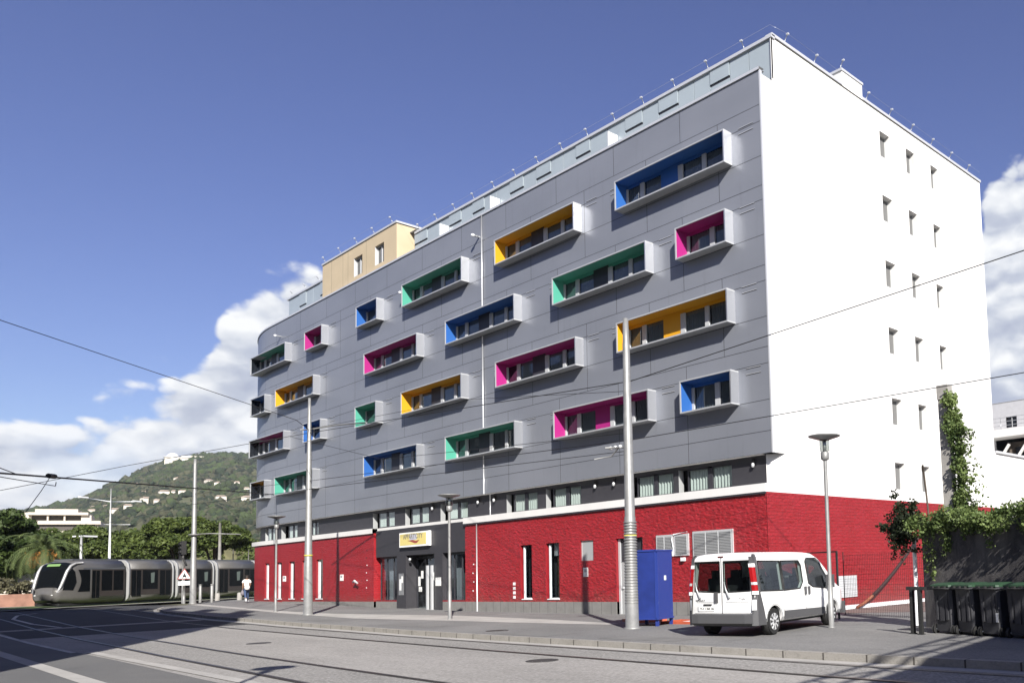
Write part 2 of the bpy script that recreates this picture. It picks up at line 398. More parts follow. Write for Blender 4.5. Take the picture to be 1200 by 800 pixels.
v_ = T.new('ShaderNodeTexCoord').outputs['Object']; sp_ = T.new('ShaderNodeSeparateXYZ'); T.l.new(v_, sp_.inputs[0])
fr_ = T.math('FRACT', T.math('MULTIPLY', sp_.outputs[0], 1.02)); T.l.new(T.mix(T.math('LESS_THAN', fr_, .035), lk, (.10, .09, .08)), p_.inputs['Base Color'])
m_dust = ground_mat('pale_dust', (0.50, 0.48, 0.45), (0.40, 0.385, 0.36), 0.7, 30, 0.2, 0.1)
m_line = mat('road_paint', (0.55, 0.54, 0.51), 0.8, var=0.25, vscale=3)
m_rail = mat('rail_steel', (0.10, 0.085, 0.075), 0.4, 0.6)
m_groove = mat('rail_groove', (0.05, 0.042, 0.037), 0.8)
m_grass = mat('short_grass', (0.12, 0.17, 0.045), 0.9, var=0.35, vscale=2, bump=0.8, bscale=15)
m_earth = mat('red_earth', (0.32, 0.17, 0.12), 0.9, var=0.25, vscale=1)
m_pink = ground_mat('pink_paving', (0.24, 0.17, 0.15), (0.20, 0.15, 0.14), 0.5, 30)

def strip(xs, ylo, yhi, zoff, m, ny=1, name=None, kind='structure', zf=H):
    """sheet between two y-functions, following the street's height"""
    b = MB()
    for i in range(len(xs) - 1):
        x0, x1 = xs[i], xs[i + 1]
        for j in range(ny):
            t0, t1 = j / ny, (j + 1) / ny
            g = lambda x, t: (x, ylo(x) + (yhi(x) - ylo(x)) * t, zf(x) + zoff)
            b.face([g(x0, t0), g(x1, t0), g(x1, t1), g(x0, t1)], m, True)
    if name:
        o = b.build(name)
        if kind: tag(o, kind=kind)
        return o
    return b
XS = [-400, -200, -120, -90, -75, -60, -54, -50, -46] + [-44 + 2 * i for i in range(54)] + [70, 100, 200, 400]
g = MB()
for i in range(len(XS) - 1):
    for y0, y1 in ((-300, -60), (-60, -24), (-24, 30), (30, 120), (120, 500)):
        g.face([(XS[i], y0, H(XS[i]) - .25), (XS[i + 1], y0, H(XS[i + 1]) - .25), (XS[i + 1], y1, H(XS[i + 1]) - .25), (XS[i], y1, H(XS[i]) - .25)], m_ground, True)
for x0, y0, x1, y1 in ((-2550, -1450, -400, 1450), (-400, 500, 400, 1450), (-400, -1450, 400, -300)):
    zl, zr = H(x0) - .25, H(x1) - .25
    g.face([(x0, y0, zl), (x1, y0, zr), (x1, y1, zr), (x0, y1, zl)], m_ground)
tag(g.build('ground'), kind='structure')
xs_r = [x for x in XS if -120 <= x <= 100]
strip(xs_r, lambda x: -26.0, lambda x: interp(x, [-120, -70, -56, -44, 100], [6, -2, -6.5, -6.0, -6]), HR, m_road, 2, 'road')
strip([-58, -54, -50, -46, -42, -38, -34, -28.5, -25, -22], lambda x: -26.0, lambda x: interp(x, [-58, -54, -50, -46, -42.4, -36.7, -22], [-5.5, -4.6, -3.6, -5.6, -7.2, -8.6, -8.75]), HR + .002, m_asph_shade, 1, 'side_street_darkened')  # sheet over the shadowed stretch of road, shade put into its colour
# kerb line of the far pavement
KX = [-43.2, -42.4, -40.5, -36.7, -31, -27, -23, -13.7, -6.7, -1.7, 2, 5, 7.5, 9.5, 12.8, 40, 70]
KY = [-5.6, -6.7, -7.5, -8.15, -8.25, -8.26, -8.3, -8.7, -9.12, -9.36, -9.45, -9.56, -9.6, -9.6, -9.62, -9.9, -10.1]
def kerb_y(x): return interp(x, KX, KY)
xs_p = sorted(set([-43.0, -42.4, -41.5, -40.5, -38.5, -36.7, -34, -31, -29] + [-28 + 2 * i for i in range(50)]))
xs_p = [x for x in xs_p if x <= 70]
def back_y(x): return 30.0 if x > -1 else (interp(x, [-48, -46, -1], [4.0, 3.0, 3.0]))
def front_y(x): return kerb_y(x) + 0.16
pv = strip(xs_p, front_y, back_y, 0, m_pave, 3)
# western part of the pavement towards the tram line
wst = [(-43.0, front_y(-43.0)), (-44.5, -4.6), (-47, -3.3), (-50.5, -2.0), (-52.5, -0.3), (-55, 3.4), (-50, 6), (-43.0, 6.0)]
pv.face([(x, y, H(x)) for x, y in reversed(wst)], m_pave)
tag(pv.build('pavement'), kind='structure')
kb = MB()
kpts = [(-55, 3.4), (-52.5, -.3), (-50.5, -2.0), (-47, -3.3), (-44.5, -4.6)] + [(x, kerb_y(x) + .0) for x in xs_p]
for i in range(len(kpts) - 1):
    (x0, y0), (x1, y1) = kpts[i], kpts[i + 1]
    t = Vector((x1 - x0, y1 - y0, 0)).normalized(); nrm = Vector((-t.y, t.x, 0)) * 0.17
    z0, z1 = H(x0), H(x1)
    a, b_, c, d_ = (x0, y0), (x1, y1), (x1 + nrm.x, y1 + nrm.y), (x0 + nrm.x, y0 + nrm.y)
    kb.face([(a[0], a[1], z0 + .012), (b_[0], b_[1], z1 + .012), (c[0], c[1], z1 + .012), (d_[0], d_[1], z0 + .012)], m_kerb)
    kb.face([(a[0], a[1], z0 - .2), (b_[0], b_[1], z1 - .2), (b_[0], b_[1], z1 + .012), (a[0], a[1], z0 + .012)], m_kerb)
tag(kb.build('kerb'), kind='structure')
# pale gutter strip beside the kerb
xs_k = [x for x in xs_p if x >= -40]
strip(xs_k, lambda x: kerb_y(x) - .36, lambda x: kerb_y(x) - .004, HR + .004, m_dust, 1, 'gutter')
# track bed of the two tram tracks (slightly darker), with rails
def rl(a, b): return lambda x: a + b * x
railsY = {'A': rl(-9.83, -.030), 'B': rl(-11.25, -.0185)}
def yA(x): return interp(x, [-60, -26.8, -21.8, -9.15, -1.2, 4, 9, 70], [-7.2, -8.75, -8.85, -9.42, -9.84, -9.98, -10.1, -11.6]) - .02
def yB(x): return interp(x, [-60, -26.8, -17.7, -6.1, 1, 5.6, 9, 70], [-8.65, -10.1, -10.35, -10.86, -11.26, -11.38, -11.5, -13.1])
def yC(x): return interp(x, [-60, -18.6, -11.4, -4.8, .5, 4.2, 70], [-12.3, -13.95, -14.33, -14.72, -14.98, -15.14, -18.0])
def yD(x): return interp(x, [-60, -15.7, -7, -.3, 5, 70], [-13.8, -15.5, -15.95, -16.3, -16.6, -19.5])
xs_t = [-58, -50, -46, -42, -38, -34, -28.5, -26.8, -22, -19, -16, -12, -8, -5, 0, 5, 10, 20, 40, 70]
strip([x for x in xs_t if x >= -22], lambda x: yB(x) - .0, lambda x: yA(x) - .0, HR + .004, m_track, 1, 'track_bed')
strip([x for x in xs_t if x >= -19], lambda x: yD(x) - .0, lambda x: yC(x) - .0, HR + .004, m_track, 1, 'track_bed')
for fy, lab in ((yA, 'steel tram rail nearest the kerb of the hotel pavement'), (yB, 'second steel tram rail from the kerb, set in pale concrete'),
                (yC, 'third steel tram rail from the kerb, beyond the wide pale lane'), (yD, 'steel tram rail farthest from the hotel, beside the asphalt lane')):
    t = thing('tram_rail', (0, 0, 0), lab, 'tram rail', 'steel rails set into the road')
    strip(xs_t, lambda x: fy(x) - .035, lambda x: fy(x) + .035, HR + .014, m_rail, 1).build('rail_head', t)
    strip(xs_t, lambda x: fy(x) - .10, lambda x: fy(x) - .035, HR + .009, m_groove, 1).build('groove', t)
# near left: asphalt lane with two concrete bands
strip([-60, -46, -28.5, -19, -8, 30], lambda x: -26.0, lambda x: interp(x, [-60, -22, -10, 1, 30], [-14.4, -16.7, -16.9, -17.2, -18.5]), HR + .008, m_asph, 1, 'asphalt_lane')
strip([-60, -46, -28.5, -19, -8, 30], lambda x: interp(x, [-60, -14, -7, -1, 30], [-16.9, -18.42, -18.62, -18.75, -20.0]), lambda x: interp(x, [-60, -14, -7, -1, 30], [-16.55, -18.12, -18.30, -18.42, -19.6]), HR + .012, m_dust, 1, 'kerb_band')
strip([-12, -8, -4, 1, 30], lambda x: interp(x, [-12, 1, 30], [-16.75, -17.1, -18.4]), lambda x: interp(x, [-12, 1, 30], [-16.5, -16.85, -18.1]), HR + .012, m_dust, 1, 'kerb_band')
strip([-28.5, -19, -12], lambda x: interp(x, [-28.5, -12], [-16.6, -17.05]), lambda x: interp(x, [-28.5, -12], [-16.45, -16.9]), HR + .012, m_line, 1, 'lane_line')
# curved road marking in the shade
cm = MB(); arc = [(-45, -12.2), (-43, -13.4), (-39, -14.2), (-33, -14.4), (-29, -14.1)]
for i in range(len(arc) - 1):
    (x0, y0), (x1, y1) = arc[i], arc[i + 1]
    cm.face([(x0, y0 - .08, H(x0) + HR + .016), (x1, y1 - .08, H(x1) + HR + .016), (x1, y1 + .08, H(x1) + HR + .016), (x0, y0 + .08, H(x0) + HR + .016)], m_line)
tag(cm.build('lane_marking'), kind='structure')
# pale dusty band on the pavement in front of the building
db = MB()
px = [-44, -38, -32, -28.5, -24, -19, -15, -12, -8, -3]
for i in range(len(px) - 1):
    lo = lambda x: interp(x, [-44, -32, -18, -13, -3], [-4.9, -5.15, -5.9, -5.4, -5.0]); hi = lambda x: interp(x, [-44, -32, -24, -18, -15, -8, -3], [-4.2, -4.55, -4.4, -3.2, -3.0, -3.6, -4.5])
    x0, x1 = px[i], px[i + 1]
    db.face([(x0, lo(x0), H(x0) + .005), (x1, lo(x1), H(x1) + .005), (x1, hi(x1), H(x1) + .005), (x0, hi(x0), H(x0) + .005)], m_dust, True)
tag(db.build('worn_patch'), kind='structure')
m_patch = ground_mat('repair_asphalt', (0.20, 0.197, 0.19), (0.26, 0.255, 0.245), 0.6, 40, 0.3, 0.2)
pb = MB()
for (x0, x1, y0, y1) in ((-3.2, -.9, -8.9, -7.6), (1.2, 4.0, -8.8, -8.0), (-12.5, -9.0, -7.9, -7.1), (-20.5, -17.2, -7.6, -6.7)):
    pb.face([(x0, y0, H(x0) + .005), (x1, y0, H(x1) + .005), (x1, y1, H(x1) + .005), (x0, y1, H(x0) + .005)], m_patch)
tag(pb.build('road_patches'), kind='structure')
for x, y, dz, lab in ((-4.6, -8.0, .006, 'round iron cover in the pavement left of the ribbed pole'), (3.4, -12.1, HR + .006, 'round iron cover between the two tram tracks'), (-9.8, -12.9, HR + .006, 'round iron cover in the pale lane further left')):
    q = MB(); q.lathe((0, 0, 0), [(.34, -.02), (.34, .004), (.30, .004), (.29, .001), (.0, .001)], mat('iron_cover', (.09, .085, .08), .6, .4, bump=.5, bscale=40), 24); tag(q.build('manhole_cover', None, (x, y, H(x) + dz)), lab, 'manhole cover')
# pink paving of the yard and pale kerb along the side wall
strip([0.17, 2, 4, 7], lambda x: 0.8 + 0.55 * x, lambda x: 22, .006, m_pink, 1, 'yard_paving')

# ------------------------------------------------------------------ the building
hotel = thing('hotel_building', (0, 0, 0), 'long seven storey hotel block with grey panels, red base and coloured projecting window boxes', 'building')
XC, RC = -44.5, 13.6
XEND = XC - RC * rad(82)
def fac(x, d):
    """point at facade coordinate x, inward offset d"""
    if x >= XC: return (x, d)
    a = (XC - x) / RC
    return (XC - (RC - d) * math.sin(a), RC - (RC - d) * math.cos(a))
def subtract(rects, hole):
    out = []
    hx0, hx1, hz0, hz1 = hole
    for (x0, x1, z0, z1) in rects:
        if hx0 >= x1 or hx1 <= x0 or hz0 >= z1 or hz1 <= z0: out.append((x0, x1, z0, z1)); continue
        if z0 < hz0: out.append((x0, x1, z0, hz0))
        if z1 > hz1: out.append((x0, x1, hz1, z1))
        a, b = max(z0, hz0), min(z1, hz1)
        if x0 < hx0: out.append((x0, hx0, a, b))
        if x1 > hx1: out.append((hx1, x1, a, b))
    return out
def split_curve(x0, x1):
    xs = [x0]
    if x0 < XC:
        n = max(1, int((min(x1, XC) - x0) / 0.5))
        for i in range(1, n + 1): xs.append(x0 + (min(x1, XC) - x0) * i / n)
        if x1 > XC: xs.append(x1)
    else: xs.append(x1)
    return xs
def fquad(b, x0, x1, z0, z1, d, m, thick=0.0):
    xs = split_curve(x0, x1)
    for i in range(len(xs) - 1):
        a = fac(xs[i], d); c = fac(xs[i + 1], d)
        b.face([(*a, z0), (*c, z0), (*c, z1), (*a, z1)], m, False)
    if thick:
        a0, a1 = fac(x0, d), fac(x0, d + thick); c0, c1 = fac(x1, d), fac(x1, d + thick)
        b.face([(*a1, z0), (*a0, z0), (*a0, z1), (*a1, z1)], m); b.face([(*c0, z0), (*c1, z0), (*c1, z1), (*c0, z1)], m)
        for i in range(len(xs) - 1):
            p, q = xs[i], xs[i + 1]
            b.face([(*fac(p, d), z1), (*fac(q, d), z1), (*fac(q, d + thick), z1), (*fac(p, d + thick), z1)], m)
            b.face([(*fac(p, d + thick), z0), (*fac(q, d + thick), z0), (*fac(q, d), z0), (*fac(p, d), z0)], m)
ZT, ZB = 19.40, 5.55
BW, BN, BH = 6.08, 2.60, 1.24
ROWZ = [16.32, 13.35, 10.41, 7.42]
BOXES = []   # (right x, wide?, row, colour, coloured panel?)
for row, lst in enumerate([
    [(-1.40, 1, 'blue', 1), (-10.18, 1, 'orange', 0), (-19.15, 1, 'green', 0), (-28.08, 0, 'blue', 0), (-35.3, 0, 'pink', 0), (-40.93, 1, 'green', 0)],
    [(-1.45, 0, 'pink', 0), (-5.71, 1, 'green', 0), (-14.67, 1, 'blue', 0), (-23.6, 1, 'pink', 0), (-36.47, 1, 'orange', 0), (-44.33, 0, 'blue', 0)],
    [(-1.48, 1, 'orange', 1), (-10.2, 1, 'pink', 0), (-19.25, 1, 'orange', 0), (-28.18, 0, 'green', 0), (-35.4, 0, 'blue', 0), (-41.03, 1, 'pink', 0)],
    [(-1.42, 0, 'blue', 0), (-5.76, 1, 'pink', 1), (-14.74, 1, 'green', 0), (-23.62, 1, 'blue', 0), (-36.47, 1, 'green', 0), (-44.2, 0, 'orange', 0)]]):
    for xr, wide, c, pan in lst: BOXES.append((xr, wide, ROWZ[row], c, pan))
holes = []
for xr, wide, z0, c, pan in BOXES:
    w = BW if wide else BN
    holes.append((xr - w + .05, xr - .05, z0 + .05, z0 + BH - .05))
zl = sorted(set([ZB, 6.33, 7.43, 8.72, 9.30, 10.38, 11.67, 12.23, 13.33, 14.61, 15.14, 16.22, 17.50, 18.12, ZT]))
clines = [6.33, 9.30, 12.23, 15.14, 18.12, 99]
panels = MB(); back = MB()
for i in range(len(zl) - 1):
    z0, z1 = zl[i], zl[i + 1]
    band = sum(1 for c in clines if c <= z0 + .01)       # 0 below 6.33
    phase = {0: 4.05, 1: 4.05, 2: 2.08, 3: 4.05, 4: 2.08, 5: 4.05}[band]
    vx = [0.0] + [-(phase + 3.945 * k) for k in range(16)]
    vx = [v for v in vx if v > XEND] + [XEND]
    for j in range(len(vx) - 1):
        x1, x0 = vx[j], vx[j + 1]
        rects = [(x0 + .010, x1 - (.010 if j else 0), z0 + .009, z1 - .009)]
        for h in holes: rects = subtract(rects, h)
        for r in rects:
            if r[1] - r[0] > .01 and r[3] - r[2] > .01: fquad(panels, *r, 0.0, m_clad)
rects = [(XEND, 0, ZB, ZT)]
for h in holes: rects = subtract(rects, h)
for r in rects: fquad(back, *r, 0.022, m_gap)
# pairs of air slots beside the boxes
for xr, wide, z0, c, pan in BOXES:
    w = BW if wide else BN
    sides = [(xr + .35, xr + 1.05)]
    if wide and xr - w > -44: sides.append((xr - w - .75, xr - w - .12))
    for a, b_ in sides:
        if b_ > -.15: continue
        for k in (0, 1):
            z = z0 + BH - .02 - .22 * k
            pa, pb = fac(a, -.004), fac(b_, -.004)
            panels.face([(*pa, z), (*pb, z), (*pb, z + .035), (*pa, z + .035)], m_gap)
            panels.face([(*pa, z + .035), (*pb, z + .035), (*pb, z + .05), (*pa, z + .05)], m_trim)
panels.build('cladding', hotel); back.build('cladding_backing', hotel)
# edge trims
tr = MB()
tr.box(0.0, .055, -.01, .12, ZB, ZT, m_trim)
xs = split_curve(XEND, 0.06)
for i in range(len(xs) - 1):
    for (d0, d1, z0, z1) in ((-.05, .25, ZT, ZT + .10),):
        a0, a1, c0, c1 = fac(xs[i], d0), fac(xs[i], d1), fac(xs[i + 1], d0), fac(xs[i + 1], d1)
        tr.face([(*a0, z0), (*c0, z0), (*c0, z1), (*a0, z1)], m_trim); tr.face([(*a0, z1), (*c0, z1), (*c1, z1), (*a1, z1)], m_trim)
        tr.face([(*a1, z0), (*c1, z0), (*c0, z0), (*a0, z0)], m_trim)
tr.build('parapet_coping', hotel)
# roof slab + soffit
rf = MB()
xsr = split_curve(XEND, -.5)
m_roof = mat('roof_gravel', (0.35, 0.35, 0.34), 0.9)
for i in range(len(xsr) - 1):
    a, c = fac(xsr[i], .12), fac(xsr[i + 1], .12)
    rf.face([(*a, 19.3), (*c, 19.3), (c[0], 17.8, 19.3), (a[0], 17.8, 19.3)], m_roof)
    a, c = fac(xsr[i], .0), fac(xsr[i + 1], .0); a2, c2 = fac(xsr[i], .9), fac(xsr[i + 1], .9)
    rf.face([(*a2, ZB + .001), (*c2, ZB + .001), (*c, ZB + .001), (*a, ZB + .001)], m_white)
rf.build('roof', hotel)

# ---- window boxes
def split_parts(w, wide):
    """glass / mullion / panel layout as fractions of the inner width"""
    if wide: return [('post', .0, .10), ('glass', .10, .86), ('post', .86, 1.08), ('glass', 1.08, 2.08), ('panel', 2.08, 3.06), ('post', 3.06, 3.30), ('glass', 3.30, 4.36), ('post', 4.36, 4.56), ('glass', 4.56, w - .10)]
    return [('post', 0, .12), ('glass', .12, 1.22), ('post', 1.22, 1.46), ('glass', 1.46, w - .10)]
DP = 0.44
CURT_X = random.Random(4)
def pleats(b, x0, x1, y, z0, z1, m, amp=.035, per=.13):
    n = max(4, int((x1 - x0) / (per / 4)))
    for i in range(n):
        xa, xb = x0 + (x1 - x0) * i / n, x0 + (x1 - x0) * (i + 1) / n
        ya, yb = y + amp * math.sin(2 * math.pi * (xa / per)), y + amp * math.sin(2 * math.pi * (xb / per))
        b.face([(xa, ya, z0), (xb, yb, z0), (xb, yb, z1), (xa, ya, z1)], m, True)
for k, (xr, wide, z0, c, pan) in enumerate(BOXES):
    w = BW if wide else BN; x0, x1, z1 = xr - w, xr, z0 + BH
    open_left = (x0 < -46)
    fb = MB(); t = .055; yb = 0.30 if x0 > -44 else 0.45
    fb.box(x0, x1, -DP, yb, z1 - t, z1, m_frame); fb.box(x0, x1, -DP, yb, z0, z0 + t, m_frame)
    fb.box(x1 - t, x1, -DP, yb, z0 + t, z1 - t, m_boxs)
    if not open_left: fb.box(x0, x0 + t, -DP, yb, z0 + t, z1 - t, m_frame)
    else:
        fb.box(x0, x0 + t, -DP, -DP + t, z0 + t, z1 - t, m_frame); fb.box(x0, x0 + t, .05, .10, z0 + t, z1 - t, m_frame)
        fb.tube([(x0 + .03, -DP + .04, z0 + t), (x0 + .03, .08, z1 - t)], .018, m_trim, 6)
        fb.box(x0 + .075, x0 + .08, -DP + .06, .44, z0 + t, z1 - t, m_dglass)  # added dark sheet stands for the unlit inside of the corner boxes
    # soffit grey sheet proud of the side sheet
    box = fb.build('window_box', hotel)
    ml = m_box[c]
    ln = MB(); i = t + .003; zi0, zi1 = z0 + t, z1 - t
    lx0 = x0 + i if not open_left else x0 + (1.4 if wide else .2)
    ln.face([(lx0, -DP + .04, zi1 - .004), (x1 - i, -DP + .04, zi1 - .004), (x1 - i, .2, zi1 - .004), (lx0, .2, zi1 - .004)][::-1], ml)
    if not open_left: ln.face([(x0 + i, -DP + .04, zi0), (x0 + i, .2, zi0), (x0 + i, .2, zi1), (x0 + i, -DP + .04, zi1)], ml)
    ln.face([(x1 - i, .2, zi0), (x1 - i, -DP + .04, zi0), (x1 - i, -DP + .04, zi1), (x1 - i, .2, zi1)], ml)
    ln.face([(x0 + i, -DP + .04, zi0 + .004), (x1 - i, -DP + .04, zi0 + .004), (x1 - i, .2, zi0 + .004), (x0 + i, .2, zi0 + .004)], m_sill)
    # back board above the windows and any coloured panel
    ox = x0 + .05
    ln.box(ox, x1 - t - .003, .20, .24, zi1 - .13, zi1 - .006, ml)
    ln.build('box_liner', box)
    fr = MB(); pn = MB(); panes = []
    zg0, zg1 = zi0 + .006, zi1 - .13
    lay = split_parts(w - .1, wide)
    for n_, (kind, a, b_) in enumerate(lay):
        xa, xb = ox + a, min(ox + b_, x1 - t - .004)
        if kind == 'post': fr.box(xa, xb, .16, .24, zg0, zg1, m_mull)
        elif kind == 'panel': pn.box(xa, xb, .185, .24, zg0, zi1 - .01, ml if pan else m_dark)
        else:
            fr.box(xa, xb, .19, .24, zg0, zg0 + .035, m_mull)
            panes.append((xa, xb, not (k == 13 and n_ == 1)))
    fr.build('window_frame', box)
    for xa, xb, cur in panes:
        MB().face([(xa, .215, zg0 + .03), (xb, .215, zg0 + .03), (xb, .215, zg1), (xa, .215, zg1)], m_glass).build('pane', box)
        if cur: cu = MB(); pleats(cu, xa, xb, .31, zg0, zg1 + .02, m_curtd); cu.build('curtain', box)
    if pn.v: pn.build('infill_panel', box)
# dark room volume behind all windows
rm = MB(); rm.box(-44, -.5, .95, .99, 4.4, 19.2, m_room); rm.build('inner_wall', hotel)
back2 = MB()
for xr, wide, z0, c, pan in BOXES:
    w = BW if wide else BN
    if xr - w < -44: back2.box(xr - w + .1, xr - .1, .46, .5, z0, z0 + BH, m_room)
if back2.v: back2.build('inner_wall', hotel)

# ---- upper white side wall with small windows
SY = [8.14, 10.35, 12.6]; SZ = [20.2, 17.34, 14.46, 11.56, 8.52, 5.78]
WH = 1.13; WWD = .80
sh = []
for i, y in enumerate(SY):
    for j, zt in enumerate(SZ): sh.append((y, y + WWD - .06 * i, zt - WH, zt))
rects = [(.75, 17.85, -.3, 21.05), (0.12, .75, 5.56, 19.31)]
for h in sh: rects = subtract(rects, h)
sw = MB()
for (y0, y1, z0, z1) in rects: sw.face([(0, y0, z0), (0, y1, z0), (0, y1, z1), (0, y0, z1)], m_white)
for (y0, y1, z0, z1) in sh:
    D = .30
    sw.face([(0, y1, z0), (-D, y1, z0), (-D, y1, z1), (0, y1, z1)], m_white); sw.face([(-D, y0, z0), (0, y0, z0), (0, y0, z1), (-D, y0, z1)], m_white)
    sw.face([(0, y0, z1), (0, y1, z1), (-D, y1, z1), (-D, y0, z1)], m_white); sw.face([(0, y0, z0), (-D, y0, z0), (-D, y1, z0), (0, y1, z0)], m_white)
# back wall, west returns, inner splay at the foot of the grey volume
sw.face([(0, 17.85, -.3), (-58, 17.85, -.3), (-58, 17.85, 21.05), (0, 17.85, 21.05)], m_white)
sw.face([(-.5, .28, -.2), (0, .75, -.2), (0, .75, 5.56), (-.5, .28, 5.56)], m_white)
ew = fac(XEND, 0)
sw.face([(ew[0], 17.85, -.3), (ew[0], ew[1], -.3), (ew[0], ew[1], 19.3), (ew[0], 17.85, 19.3)], m_white)
sw.build('side_wall', hotel)
for (y0, y1, z0, z1) in sh:
    b = MB(); D = .26
    b.box(-D, -D + .03, y0, y0 + .05, z0, z1, m_louv); b.box(-D, -D + .03, y1 - .05, y1, z0, z1, m_louv)
    b.box(-D, -D + .03, y0 + .05, y1 - .05, z0, z0 + .05, m_louv); b.box(-D, -D + .03, y0 + .05, y1 - .05, z1 - .05, z1, m_louv)
    f = b.build('window_frame', hotel)
    MB().box(-D - .02, -D + .01, y0 + .05, y1 - .05, z0 + .05, z1 - .05, mat('shutter_grey', (.20, .20, .195), .6)).build('shutter', f)
# roof edge of the side block
rc = MB()
rc.box(-.25, .06, .78, 5.35, 21.05, 21.16, m_trim); rc.box(-.25, .06, 6.85, 17.9, 21.05, 21.16, m_trim)
rc.box(-1.2, .03, 5.35, 6.85, 21.05, 21.68, m_white); rc.box(-1.25, .07, 5.30, 6.90, 21.68, 21.78, m_trim)
rc.build('roof_edge', hotel)
# ---- setback top storey
pt = MB()
pt.box(-26.2, -.02, .865, .94, 19.3, 21.0, m_gap); pt.box(-43.6, -37.4, .86, .94, 19.3, 21.3, m_gap)
pt.box(-26.2, 0.0, .94, 17.8, 21.0, 21.04, m_roof); pt.box(-43.6, -26.2, .94, 17.8, 21.35, 21.4, m_roof)
def topanels(joints, boxes, zt):
    for a, b_ in zip(joints[1:], joints[:-1]):
        if any(abs(a - u) < .1 for u, v in boxes): pt.box(a + .02, b_ - .02, .79, .86, 20.42, zt, m_glassp); pt.box(a + .02, b_ - .02, .83, .865, 20.32, 20.42, m_dark); pt.box(a + .015, b_ - .015, .82, .86, 19.42, 20.32, m_glassp)  # dark strip painted in for the shadow beneath each protruding panel
        else: pt.box(a + .015, b_ - .015, .82, .86, 19.42, zt, m_glassp)
J = [-.06, -1.11, -2.08, -3.11, -4.0, -4.88, -6.04, -7.02, -8.12, -9.29, -10.48, -11.51, -12.45, -13.38, -14.53, -15.57, -16.72, -17.9, -19.0, -20.1, -21.2, -22.4, -23.5, -24.7, -26.1]
topanels(J, [(-3.11, -2.08), (-6.04, -4.88), (-8.12, -7.02), (-11.51, -10.48), (-14.53, -13.38), (-16.72, -15.57), (-20.1, -19.0), (-22.4, -21.2), (-26.1, -24.7)], 20.98)
topanels([-37.4, -38.5, -39.6, -40.7, -41.8, -43.6], [(-38.5, -37.4), (-41.8, -40.7)], 21.28)
pt.box(-.06, 0.0, .78, .86, 19.42, 21.05, m_trim)
pt.build('top_storey', hotel)
cp = MB(); cp.box(-26.0, .06, .74, .96, 20.98, 21.10, m_trim); cp.box(-43.8, -37.4, .74, .96, 21.28, 21.40, m_trim); cp.build('top_coping', hotel)
# small white terrace dividers
for x in (-8.6, -17.6, -22.4):
    MB().box(x - .04, x, .25, .80, 19.4, 20.4, m_glassp if 0 else m_trim).build('terrace_divider', hotel)
# sand coloured attic volume
bb = MB()
x0, x1, y0 = -36.6, -26.9, .16
win = [(-32.2, -31.1, 19.9, 21.05), (-29.5, -28.4, 19.9, 21.05)]
rects = [(x0, x1, 19.45, 21.75)]
for h in win: rects = subtract(rects, h)
for r in rects: bb.face([(r[0], y0, r[2]), (r[1], y0, r[2]), (r[1], y0, r[3]), (r[0], y0, r[3])], m_beige)
bb.face([(x1, y0, 19.3), (x1, 6, 19.3), (x1, 6, 21.75), (x1, y0, 21.75)], m_beige)
bb.face([(x0, 6, 19.3), (x0, y0, 19.3), (x0, y0, 21.75), (x0, 6, 21.75)], m_beige)
for x in (-35.3, -33.7, -33.0, -30.6): bb.box(x, x + .012, y0 - .003, y0, 19.45, 21.75, m_gap)
for (a, b_, c, d_) in win:
    bb.face([(a, y0, c), (a, y0 + .2, c), (a, y0 + .2, d_), (a, y0, d_)], m_mull); bb.face([(b_, y0 + .2, c), (b_, y0, c), (b_, y0, d_), (b_, y0 + .2, d_)], m_beige)
    bb.face([(a, y0, d_), (b_, y0, d_), (b_, y0 + .2, d_), (a, y0 + .2, d_)][::-1], m_beige)
bb.box(x0, x1, y0 + .01, 6, 21.70, 21.75, m_roof)
att = bb.build('attic_wall', hotel)
for (a, b_, c, d_) in win:
    w_ = MB(); w_.box(a, a + .07, y0 + .14, y0 + .2, c, d_, m_mull); w_.box(b_ - .07, b_, y0 + .14, y0 + .2, c, d_, m_mull); w_.box(a + .07, b_ - .07, y0 + .14, y0 + .2, d_ - .07, d_, m_mull)
    w_.box((a + b_) / 2 - .03, (a + b_) / 2 + .03, y0 + .14, y0 + .2, c, d_ - .07, m_mull)
    f = w_.build('window', att)
    q = MB(); q.face([(a + .07, y0 + .19, c), (b_ - .07, y0 + .19, c), (b_ - .07, y0 + .19, d_ - .07), (a + .07, y0 + .19, d_ - .07)], m_dglass); q.build('pane', att)
MB().box(x0 - .05, x1 + .05, y0 - .05, 6.05, 21.75, 21.86, m_trim).build('attic_coping', hotel)
# roof rail brackets and cable
def bracket(x, y, z, dx, dy):
    b = MB()
    b.tube([(x, y, z), (x + dx * .14, y + dy * .14, z + .24)], .016, m_alu, 6)
    b.obox((x + dx * .17, y + dy * .17, z + .26), Vector((1, 0, 0)), Vector((0, 1, 0)), Vector((0, 0, 1)), (.05), .04, .025, m_trim)
    return b.build('roof_rail_bracket', hotel)
for i in range(14): bracket(-1.3 - 1.86 * i, .80, 21.10, 0, -1)
for i in range(5): bracket(-27.3 - 2.2 * i, .12, 21.86, 0, -1)
for i in range(3): bracket(-38.6 - 2.1 * i, .80, 21.4, 0, -1)
for i in range(9): bracket(0.0, 1.6 + 1.85 * i if i < 2 else 1.6 + 1.85 * i, 21.16 if not (5.3 < 1.6 + 1.85 * i < 6.9) else 21.78, 1, 0)
cb = MB()
cb.tube([(-25.6, .64, 21.36), (.1, .64, 21.36), (.18, 1.6, 21.42), (.18, 17.5, 21.42)], .0035, m_alu, 5)
cb.tube([(-36.3, -.02, 22.2), (-27.0, -.02, 22.2), (-25.6, .64, 21.36)], .0035, m_alu, 5)
cb.tube([(-43.0, .66, 21.75), (-37.6, .66, 21.75)], .0035, m_alu, 5)
cb.build('roof_cable', hotel)

